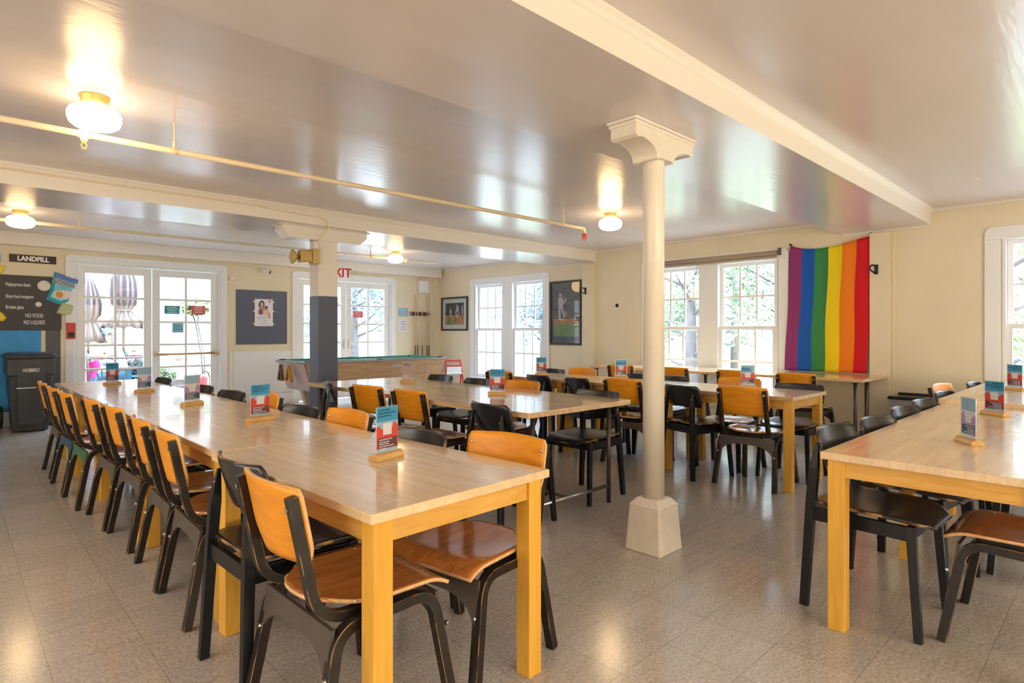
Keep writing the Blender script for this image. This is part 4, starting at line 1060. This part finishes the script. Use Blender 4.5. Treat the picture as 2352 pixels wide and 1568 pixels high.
for sx in (-1, 1):
    for sy in (-1, 1):
        b = NB(); loft(b, [(sx*(W-.45)-.045, sx*(W-.45)+.045, sy*(D-.25)-.045, sy*(D-.25)+.045, 0), (sx*(W-.42)-.075, sx*(W-.42)+.075, sy*(D-.22)-.075, sy*(D-.22)+.075, .33)]); obj('leg', b, 'poolend', t, bevel=.004)
for x0, x1, z0, z1, nm, mm in ((-.35, .55, .40, .60, 'ball_return_door', 'poolwood'), (.90, 1.16, .48, .70, 'coin_panel', 'poolwood'), (.20, .55, .665, .70, 'maker_plate', 'steel'), (.62, .66, .58, .66, 'coin_slot', 'steel')):
    b = NB(); yq = lambda z: -(D-.09)-(.075)*(z-.32)/.455
    prism(b, [(yq(z0)-.006, z0), (yq(z1)-.006, z1), (yq(z1)+.006, z1), (yq(z0)+.006, z0)], 'x', x0, x1); obj(nm, b, mm, cab, bevel=.002)
def rack(label, y, ang, m):
    r = thing('ball_rack', label, 'ball rack', (3.985, y, .735), 0, 'ball racks on the pool table end')
    b = NB(); s = .17
    P = [(-.145, -.27), (.145, -.27), (0, -.0)]
    pts = fillet([(-.03, 0, -.27), (-.03, -.0, -.27)], .01) if False else None
    poly = []
    base = [(-.145, -.255), (0, -.0), (.145, -.255)]
    path = [Vector((-.04-.0, p[0]*math.cos(ang), p[1])) for p in base]; path = [path[0]]+path[1:]+[path[0]]
    for k in range(3):
        a, c = path[k], path[k+1]
        sweep(b, [a, c], (1, 0, 0), .055, .018)
    obj('triangle_frame', b, m, r, bevel=.004)
    return r
rack('amber wooden triangle rack hanging on the end of the pool table', 9.30, .75, 'rackwood')
r2 = rack('narrower dark wooden rack hanging left of the amber triangle', 9.62, 1.05, 'cuebutt')
# cue rack
t = thing('cue_rack', 'wooden wall rack holding pool cues in the corner of the far wall', 'cue rack', (7.24, YF, 1.65))
b = NB(); box(b, -.25, .25, -.06, 0, -.012, .012); box(b, -.25, .25, -.012, 0, -.04, .04); obj('clip_rail', b, 'cuebutt', t)
b = NB()
for k in range(8): tube(b, [(-.22+.063*k, -.06, 0), (-.22+.063*k, -.085, 0)], .012, 8)
obj('clip', b, 'rubber', t)
b = NB(); box(b, -.20, .22, -.09, 0, -1.36, -1.33); obj('foot_shelf', b, 'cuebutt', t)
b = NB(); lathe(b, [(.02, -.05), (.03, -.06), (.02, -.075)], (-.26, 0, 0), 10, axis='y'); obj('chalk_holder', b, 'printrose', t)
b = NB()
def cue(x, h, lab):
    q = thing('pool_cue', lab, 'pool cue', (x, YF-.075, .322), 0, 'pool cues standing in the wall rack')
    b = NB(); tube(b, [(0, 0, .66), (0, 0, h)], [.014, .008], 10); obj('shaft', b, 'cue', q, smooth=True)
    b = NB(); tube(b, [(0, 0, 0), (0, 0, .66)], [.019, .014], 10); obj('butt', b, 'cuebutt', q, smooth=True)
    b = NB(); tube(b, [(0, 0, h), (0, 0, h+.012)], .0065, 8); obj('tip', b, 'rubber', q)
for x, h, lab in ((7.085, 1.72, 'leftmost pool cue in the wall rack'), (7.145, 1.72, 'second pool cue from the left in the wall rack'), (7.26, 1.40, 'short pool cue in the middle of the wall rack'),
                  (7.385, 1.71, 'second pool cue from the right in the wall rack'), (7.44, 1.70, 'rightmost pool cue in the wall rack by the corner')): cue(x, h, lab)
# red stool in the corner
t = thing('folding_stool', 'red framed white stool between the pool table and the corner window', 'stool', (7.22, 9.25, 0), math.radians(-20))
for s in (-1, 1):
    b = NB(); tube(b, fillet([(s*.20, -.14, 0), (s*.15, .0, .70), (s*.12, .03, .72)], .03), .016, 10); obj('leg', b, 'red', t, smooth=True)
    b = NB(); tube(b, [(s*.20, .20, 0), (s*.16, -.02, .45)], .016, 10); obj('leg', b, 'red', t, smooth=True)
b = NB(); tube(b, [(-.15, .01, .70), (.15, .01, .70)], .018, 10); tube(b, [(-.16, -.02, .60), (.16, -.02, .60)], .014, 10); obj('cross_bar', b, 'red', t)
b = NB(); box(b, -.165, .165, -.10, .12, .44, .465); box(b, -.15, .15, -.06, -.045, .465, .58); obj('seat', b, 'white', t, bevel=.01)

# ================================================================== OUTSIDE
b = NB(); box(b, -14, XR+WT+.3, YF+WT, 30, -.08, -.02); struct('patio_ground', b, 'patio')
b = NB(); box(b, XR+WT+4.2, 45, -30, 45, -.50, -.30); struct('lawn', b, 'grass')
b = NB(); box(b, XR+WT, XR+WT+4.2, -30, 45, -.50, -.30); struct('gravel_path', b, 'gravel')
# neighbouring building with clapboard wall
t = thing('clapboard_house', 'white clapboard building across the patio seen through the glazed doors', 'building', (1.5, 15.2, 0))
b = NB(); box(b, -9, 3.9, 0, 4, -.02, 5.2)
for k in range(38):
    z = .0+k*.135; prism(b, [(-.018, z), (-.0, z+.135), (.01, z+.135), (.01, z)], 'x', -9, 3.9)
obj('clapboard_wall', b, 'siding', t)
b = NB(); box(b, 3.84, 3.96, -.03, .06, -.02, 5.2); box(b, .95, 1.07, -.05, .0, -.02, 5.2); obj('corner_board', b, 'trim', t)
b = NB(); box(b, -9.2, 4.2, -.35, 4.3, 5.2, 5.4); obj('roof', b, 'roofgrey' if 'roofgrey' in M else 'railgrey', t)
for x0, x1, z0, z1 in ((-1.6, -.9, 1.1, 2.0), (2.92, 3.32, 1.62, 2.05)):
    b = NB(); box(b, x0-.08, x1+.08, -.04, -.018, z0-.08, z1+.08); wf = obj('window', b, 'trim', t); b = NB(); box(b, x0, x1, -.046, -.04, z0, z1); obj('pane', b, 'railgrey', wf)
b = NB(); tube(b, [(1.35, -.07, 0), (1.35, -.07, 5.0)], .04, 10); obj('downpipe', b, 'white', t)
# closed umbrellas
M['umbrella'] = None
def umbrella_mat():
    m = mat('striped_umbrella_cloth', (.30, .22, .23), .8); n = m.node_tree.nodes; l = m.node_tree.links
    tc = n.new('ShaderNodeTexCoord'); sp = n.new('ShaderNodeSeparateXYZ'); at = n.new('ShaderNodeMath'); at.operation = 'ARCTAN2'
    l.new(tc.outputs['Object'], sp.inputs[0]); l.new(sp.outputs['Y'], at.inputs[0]); l.new(sp.outputs['X'], at.inputs[1])
    mu = n.new('ShaderNodeMath'); mu.operation = 'MULTIPLY'; mu.inputs[1].default_value = 12; si = n.new('ShaderNodeMath'); si.operation = 'SINE'
    l.new(at.outputs[0], mu.inputs[0]); l.new(mu.outputs[0], si.inputs[0])
    r = n.new('ShaderNodeValToRGB'); r.color_ramp.elements[0].position = .35; r.color_ramp.elements[0].color = (.035, .026, .03, 1); r.color_ramp.elements[1].position = .65; r.color_ramp.elements[1].color = (.13, .085, .085, 1)
    l.new(si.outputs[0], r.inputs['Fac']); l.new(r.outputs['Color'], n['Principled BSDF'].inputs['Base Color']); return m
M['umbrella'] = umbrella_mat()
def umbrella(x, y, zt, zp, zb, label, rmax=.19):
    t = thing('patio_umbrella', label, 'umbrella', (x, y, 0), 0, 'closed patio umbrellas')
    bm = NB(); seg = 64; prof = [(.02, zt), (rmax*.55, zt-.16), (rmax*.95, zt-.42), (rmax, zp+.30), (rmax*.9, zp+.12), (rmax*.52, zp), (rmax*.8, zp-.10), (rmax*1.2, zb+.12), (rmax*1.45, zb)]
    rings = []
    for i, (r, z) in enumerate(prof):
        amp = .06+.16*min(1, i/5)
        rings.append([bm.verts.new((r*(1+amp*math.sin(k*2*PI/seg*8+i*.2))*math.cos(2*PI*k/seg), r*(1+amp*math.sin(k*2*PI/seg*8+i*.2))*math.sin(2*PI*k/seg), z+(.03*math.sin(k*2*PI/seg*8) if i == len(prof)-1 else 0))) for k in range(seg)])
    for r0, r1 in zip(rings, rings[1:]):
        for k in range(seg): bm.faces.new((r0[k], r0[(k+1) % seg], r1[(k+1) % seg], r1[k]))
    bm.faces.new(rings[0]); bm.faces.new(rings[-1][::-1])
    cp = obj('canopy', bm, M['umbrella'], t, smooth=True)
    b = NB(); tube(b, [(rmax*.62*math.cos(a*PI/8), rmax*.62*math.sin(a*PI/8), zp) for a in range(17)], .012, 6); obj('tie_strap', b, 'darksteel', cp)
    b = NB(); tube(b, [(0, 0, 0), (0, 0, zt+.03)], .022, 10); obj('pole', b, 'darksteel', t)
    b = NB(); lathe(b, [(.012, zt), (.03, zt+.02), (.03, zt+.05), (.008, zt+.07)], seg=12); obj('finial', b, 'foam', t)
    b = NB(); lathe(b, [(.26, -.02), (.26, .04), (.05, .08), (.04, .20)], seg=20); obj('base', b, 'heater', t)
umbrella(1.845, 13.1, 2.30, 1.46, 1.09, 'closed striped umbrella at left behind the seated person')
umbrella(2.33, 12.75, 2.62, 1.66, 1.36, 'closed striped umbrella right of the seated person, nearer and higher', .20)
# patio table with things on it
t = thing('patio_table', 'round glass topped patio table where the person leans', 'table', (2.08, 12.55, -.02))
b = NB(); lathe(b, [(.56, .835), (.56, .845)], seg=40); obj('glass_top', b, 'tabglass', t)
b = NB(); tube(b, [(.57*math.cos(a*PI/20), .57*math.sin(a*PI/20), .84) for a in range(41)], .016, 8); obj('rim', b, 'darksteel', t, smooth=True)
for k in range(4):
    a = PI/4+k*PI/2; b = NB(); tube(b, fillet([(.48*math.cos(a), .48*math.sin(a), .83), (.22*math.cos(a), .22*math.sin(a), .42), (.46*math.cos(a), .46*math.sin(a), 0)], .12), .014, 8); obj('leg', b, 'darksteel', t, smooth=True)
b = NB(); lathe(b, [(.028, 0), (.033, .006), (.033, .10), (.026, .112)], (2.43, 12.42, .828), 18)
c_ = tag(obj('drink_can', b, 'red', smooth=False), 'red drink can standing on the patio table', 'can')
b = NB(); lathe(b, [(.034, .03), (.0345, .035), (.0345, .07), (.034, .075)], (2.43, 12.42, .828), 18); obj('label_band', b, 'white', c_)
b = NB(); lathe(b, [(.03, 0), (.036, .09), (.033, .09), (.027, .004)], (2.30, 12.40, .828), 16); tag(obj('drinking_glass', b, 'tabglass'), 'clear drinking glass beside the red can on the patio table', 'glass')
# patio chair with bag and cloths
def patio_chair(x, y, rz, label):
    t = thing('patio_chair', label, 'chair', (x, y, -.02), rz, 'patio chairs')
    b = NB(); box(b, -.24, .24, -.22, .24, .43, .45); obj('seat', b, 'teal', t, bevel=.01)
    b = NB(); box(b, -.22, .22, -.27, -.25, .52, .92); obj('backrest', b, 'taupe', t, bevel=.01)
    for s in (-1, 1):
        b = NB(); tube(b, fillet([(s*.26, -.34, 0), (s*.25, -.22, .44), (s*.23, -.28, .95)], .05), .013, 8); obj('rear_leg', b, 'darksteel', t, smooth=True)
        b = NB(); tube(b, fillet([(s*.27, .30, 0), (s*.26, .22, .66), (s*.26, -.24, .66)], .06), .013, 8); obj('front_leg', b, 'darksteel', t, smooth=True)
patio_chair(1.55, 11.95, -.5, 'patio chair with teal seat nearest the left glazed door')
patio_chair(2.52, 13.25, 2.9, 'patio chair across the glass table from the door')
b = NB()
def bag(u, v): a = u*2*PI; r = .5+.5*math.sin(PI*v)**.4; return (.105*math.cos(a)*r, .05*math.sin(a)*r, .13*v)
sheet(b, lambda u, v: bag(u, v), 20, 8, .004); o = obj('shoulder_bag', b, 'taupe', smooth=True); o.location = (1.98, 12.02, .69); tag(o, 'taupe bag hanging below the near edge of the patio table', 'bag')
b = NB(); tube(b, fillet([(-.09, 0, .11), (-.03, 0, .16), (.03, 0, .16), (.09, 0, .11)], .03), .006, 6); obj('strap', b, 'taupe', o)
b = NB(); sheet(b, lambda u, v: (-.11+.22*u+.03*math.sin(v*5), .03*math.sin(u*7), .30*(1-v)+.02*math.sin(u*9)), 14, 12, .012); o = obj('pink_jacket', b, 'pink', smooth=True); o.location = (1.68, 11.74, .50); tag(o, 'hot pink jacket hung on the teal patio chair', 'jacket')
b = NB(); sheet(b, lambda u, v: (-.06+.12*u, .02*math.sin(u*9), .42*(1-v)), 10, 8, .01); o = obj('pink_towel', b, 'pink', smooth=True); o.location = (2.24, 12.9, .36); tag(o, 'long pink towel hanging behind the patio table', 'towel')
# person leaning on the table
def skin_body(name, verts, edges, radii, m, parent=None, root=0, sub=2):
    me = bpy.data.meshes.new(name); me.from_pydata(verts, edges, []); o = bpy.data.objects.new(name, me); C.objects.link(o); me.materials.append(M[m])
    sk = o.modifiers.new('skin', 'SKIN'); sk.use_smooth_shade = True
    for i, r in enumerate(radii):
        rr = r if isinstance(r, tuple) else (r, r); me.skin_vertices[0].data[i].radius = rr
        me.skin_vertices[0].data[i].use_root = (i == root)
    ss = o.modifiers.new('sub', 'SUBSURF'); ss.levels = sub; ss.render_levels = sub
    if parent: o.parent = parent
    return o
pv = [(0, 0, .52), (-.03, 0, .68), (-.08, .0, .85), (-.13, 0, 1.0), (-.145, 0, 1.075), (-.17, 0, 1.16), (-.19, 0, 1.26),            # pelvis..head
      (-.12, -.17, 1.0), (-.26, -.22, .86), (-.48, -.14, .865), (-.56, -.12, .865), (-.12, .17, 1.0), (-.25, .24, .87), (-.46, .16, .87), (-.54, .13, .87),
      (-.02, -.10, .50), (-.40, -.13, .50), (-.36, -.14, .08), (-.48, -.15, .02), (-.02, .10, .50), (-.40, .13, .50), (-.36, .14, .08), (-.48, .15, .02)]
pe = [(0, 1), (1, 2), (2, 3), (3, 4), (4, 5), (5, 6), (3, 7), (7, 8), (8, 9), (9, 10), (3, 11), (11, 12), (12, 13), (13, 14), (0, 15), (15, 16), (16, 17), (17, 18), (0, 19), (19, 20), (20, 21), (21, 22)]
pr = [.13, .115, .13, .12, .052, .075, .082, .06, .044, .034, .02, .06, .044, .034, .02, .085, .062, .045, .03, .085, .062, .045, .03]
person = skin_body('person', pv, pe, pr, 'skin'); person.location = (2.27, 12.62, -.02); person.rotation_euler = (0, 0, .15)
tag(person, 'person in white top and blue cap seated outside, leaning on the patio table', 'person')
skin_body('white_top', pv[:4]+[(-.115, -.17, 1.0), (-.21, -.20, .92), (-.115, .17, 1.0), (-.20, .22, .93), (-.143, 0, 1.05)], [(0, 1), (1, 2), (2, 3), (3, 4), (4, 5), (3, 6), (6, 7), (3, 8)], [.14, .13, .145, .135, .075, .06, .075, .06, .06], 'shirt', person)
skin_body('trousers', [pv[0]]+pv[15:18]+pv[19:22], [(0, 1), (1, 2), (2, 3), (0, 4), (4, 5), (5, 6)], [.142, .095, .073, .06, .095, .073, .06], 'teal', person)
b = NB(); lathe(b, [(.094, 0), (.098, .03), (.085, .07), (.045, .098), (.004, .105)], (-.19, 0, 1.265), 24); prism(b, [(-.26, -.07)]+[(-.27-.075*math.cos(a*PI/8), .075*math.sin(a*PI/8)) for a in range(-3, 4)]+[(-.26, .07)], 'z', 1.262, 1.270); obj('cap', b, 'capblue', person, smooth=False)
b = NB(); sheet(b, lambda u, v: (-.19+.092*math.cos(PI*.5*(u-.5)*1.9), .092*math.sin(PI*.5*(u-.5)*1.9), 1.27-.20*v), 14, 6, .012); obj('hair', b, 'hairdark', person, smooth=True)
for hy, sx_ in ((-.12, -.56), (.13, -.54)):   # fingers
    pvf = [(sx_, hy, .865)]; pef = []; prf = [(.022, .012)]
    for k, (dy, ln) in enumerate(((-.024, .060), (-.008, .068), (.008, .064), (.024, .050))):
        i0 = len(pvf); pvf += [(sx_-.03, hy+dy, .866), (sx_-.03-ln*.6, hy+dy*1.1, .862), (sx_-.03-ln, hy+dy*1.1, .852)]; pef += [(0, i0), (i0, i0+1), (i0+1, i0+2)]; prf += [.009, .008, .007]
    i0 = len(pvf); pvf += [(sx_-.005, hy+.03, .862), (sx_-.035, hy+.048, .855)]; pef += [(0, i0), (i0, i0+1)]; prf += [.010, .008]
    skin_body('hand', pvf, pef, prf, 'skin', person, 0, 1)
# potted papyrus, hanging ornament, red canister, planters
def foliage(bm, c, r, n, size, rnd, flat=1.0):
    for _ in range(n):
        while True:
            p = Vector((rnd.uniform(-1, 1), rnd.uniform(-1, 1), rnd.uniform(-1, 1)))
            if p.length < 1 and p.length > .25*rnd.random(): break
        p = Vector((c[0]+p.x*r[0], c[1]+p.y*r[1], c[2]+p.z*r[2]))
        d = Vector((rnd.gauss(0, 1), rnd.gauss(0, 1), rnd.gauss(0, .6))).normalized(); e = d.orthogonal().normalized()*size*rnd.uniform(.25, .45); d = d*size*rnd.uniform(.7, 1.3)
        v = [bm.verts.new(q) for q in (p-d*.5, p+e*.5, p+d*.5, p-e*.5)]; bm.faces.new(v)
def plant(name, label, cat, loc, stems, crowns, leafm, size, n, pot=None, group=None, seed=1):
    rnd = random.Random(seed); t = thing(name, label, cat, loc, 0, group)
    if stems:
        b = NB()
        for s in stems: tube(b, [Vector(p) for p in s[0]], s[1], 8)
        obj('stem' if pot is not None else 'trunk', b, 'bark', t, smooth=True)
    b = NB()
    for c, r, k in crowns: foliage(b, c, r, int(n*k*1.35), size*1.12, rnd)
    obj('foliage', b, leafm, t)
    if pot: b = NB(); lathe(b, [(pot*.7, 0), (pot, pot*1.5), (pot*.9, pot*1.5), (pot*.85, pot*1.35)], seg=20); obj('pot', b, 'orangeseat', t)
    return t
plant('potted_plant', 'tall thin stemmed potted plant leaning behind the push bar door', 'plant', (3.62, 12.5, -.02), [([(0, 0, .2), (-.05, 0, .8), (-.15, 0, 1.45), (-.2, 0, 1.62)], .014), ([(.02, 0, .2), (.0, 0, .8), (-.11, 0, 1.45), (-.1, 0, 1.6)], .010)], [((-.15, 0, 1.78), (.30, .3, .17), 1)], 'leafc', .12, 420, .16, seed=3)
plant('potted_plant', 'low leafy potted plant under the patio table edge at right', 'plant', (2.75, 13.6, -.02), [([(0, 0, .1), (0, 0, .5)], .02)], [((0, 0, .55), (.30, .25, .28), 1)], 'leafb', .12, 500, .18, seed=4)
plant('potted_plant', 'low pale leafed plant behind the right half of the left doors', 'plant', (3.05, 13.3, -.02), [([(0, 0, .1), (0, 0, .3)], .02)], [((0, 0, .42), (.28, .2, .18), 1)], 'leafa', .10, 380, .14, seed=5)
t = thing('wind_chime', 'rusty round wind chime hanging outside behind the push bar', 'ornament', (3.15, 12.4, .73))
b = NB(); lathe(b, [(.01, .12), (.07, .10), (.09, .05), (.03, .0), (.008, -.01)], seg=16); obj('bowl', b, 'taupe', t, smooth=True)
b = NB(); tube(b, [(0, 0, .12), (0, 0, 2.6)], .003, 6); tube(b, [(0, 0, 0), (.01, 0, -.12), (-.03, 0, -.20)], .006, 6); obj('cord', b, 'taupe', t)
b = NB(); box(b, -.5, .5, -.03, .03, 2.57, 2.62); obj('bracket', b, 'white', t)
t = thing('red_canister', 'red cylinder canister outside at the lower right door pane', 'canister', (3.55, 12.35, -.02))
b = NB(); lathe(b, [(.08, 0), (.085, .02), (.085, .40), (.05, .47), (.03, .48)], seg=20); obj('cylinder', b, 'red', t, smooth=True)
b = NB(); tube(b, fillet([(0, 0, .48), (.0, 0, .53), (.09, 0, .52), (.13, 0, .40), (.12, 0, .15)], .03), .011, 8); obj('hose', b, 'rubber', t)
t = thing('wooden_crate', 'small brown crate outside the lower door pane', 'crate', (3.26, 12.8, -.02))
b = NB()
for z in (.02, .14, .26): box(b, -.16, .16, -.16, -.145, z, z+.09); box(b, -.16, .16, .145, .16, z, z+.09); box(b, -.16, -.145, -.145, .145, z, z+.09); box(b, .145, .16, -.145, .145, z, z+.09)
obj('slats', b, 'bark', t)
b = NB()
for sx in (-1, 1):
    for sy in (-1, 1): box(b, sx*.14-.012, sx*.14+.012, sy*.14-.012, sy*.14+.012, 0, .36)
obj('corner_post', b, 'bark', t)
# trees beyond the windows
def tree(x, y, h, r, leafm, label, seed, n=2600, size=.16, low=.2, lean=0):
    rnd = random.Random(seed); st = []; cr = []
    top = Vector((lean, 0, h*.8)); st.append(([(0, 0, -.3), (lean*.3, 0, h*.35), (lean, 0, h*.8)], [.17, .12, .04]))
    for k in range(9):
        z = h*(low+.1+.6*k/9); a = rnd.random()*6.28; L = r*rnd.uniform(.5, .95)
        e = (lean*.5+L*math.cos(a), L*math.sin(a), z+L*.35); st.append(([(lean*.4, 0, z-.2), ((lean*.4+e[0])/2, e[1]/2, z+.05), e], [.05, .03, .012]))
        cr.append((e, (r*.42, r*.42, r*.32), 1/11))
    cr.append(((lean, 0, h*.8), (r*.7, r*.7, h*.2), 2/11))
    return plant('tree', label, 'tree', (x, y, -.3), st, cr, leafm, size, n, None, 'trees outside the windows', seed)
tree(13.2, 11.3, 5.2, 1.9, 'leafb', 'blue green tree filling the window by the tall framed photo', 11, 3000, .17, .15)
tree(15.5, 14.6, 6.0, 2.2, 'leafb', 'blue green tree outside the left sash of the corner window', 12, 2600, .18, .2)
tree(12.2, 6.9, 4.6, 1.7, 'leafa', 'olive tree outside the window sash beside the round column', 13, 2600, .14, .1)
tree(13.0, 4.6, 5.4, 1.8, 'leafa', 'olive tree with grey trunk outside the window left of the flag', 14, 2600, .14, .1, .5)
tree(11.2, 1.55, 4.2, 1.5, 'leafc', 'yellow green tree outside the window at the right edge', 15, 2400, .13, .1)
tree(18.5, 8.9, 6.5, 2.4, 'leafa', 'farther olive tree between the two window trees', 16, 2200, .2, .1)
tree(9.6, 17.5, 5.0, 1.9, 'leafb', 'tree standing beyond the right double doors', 17, 2000, .17, .15)
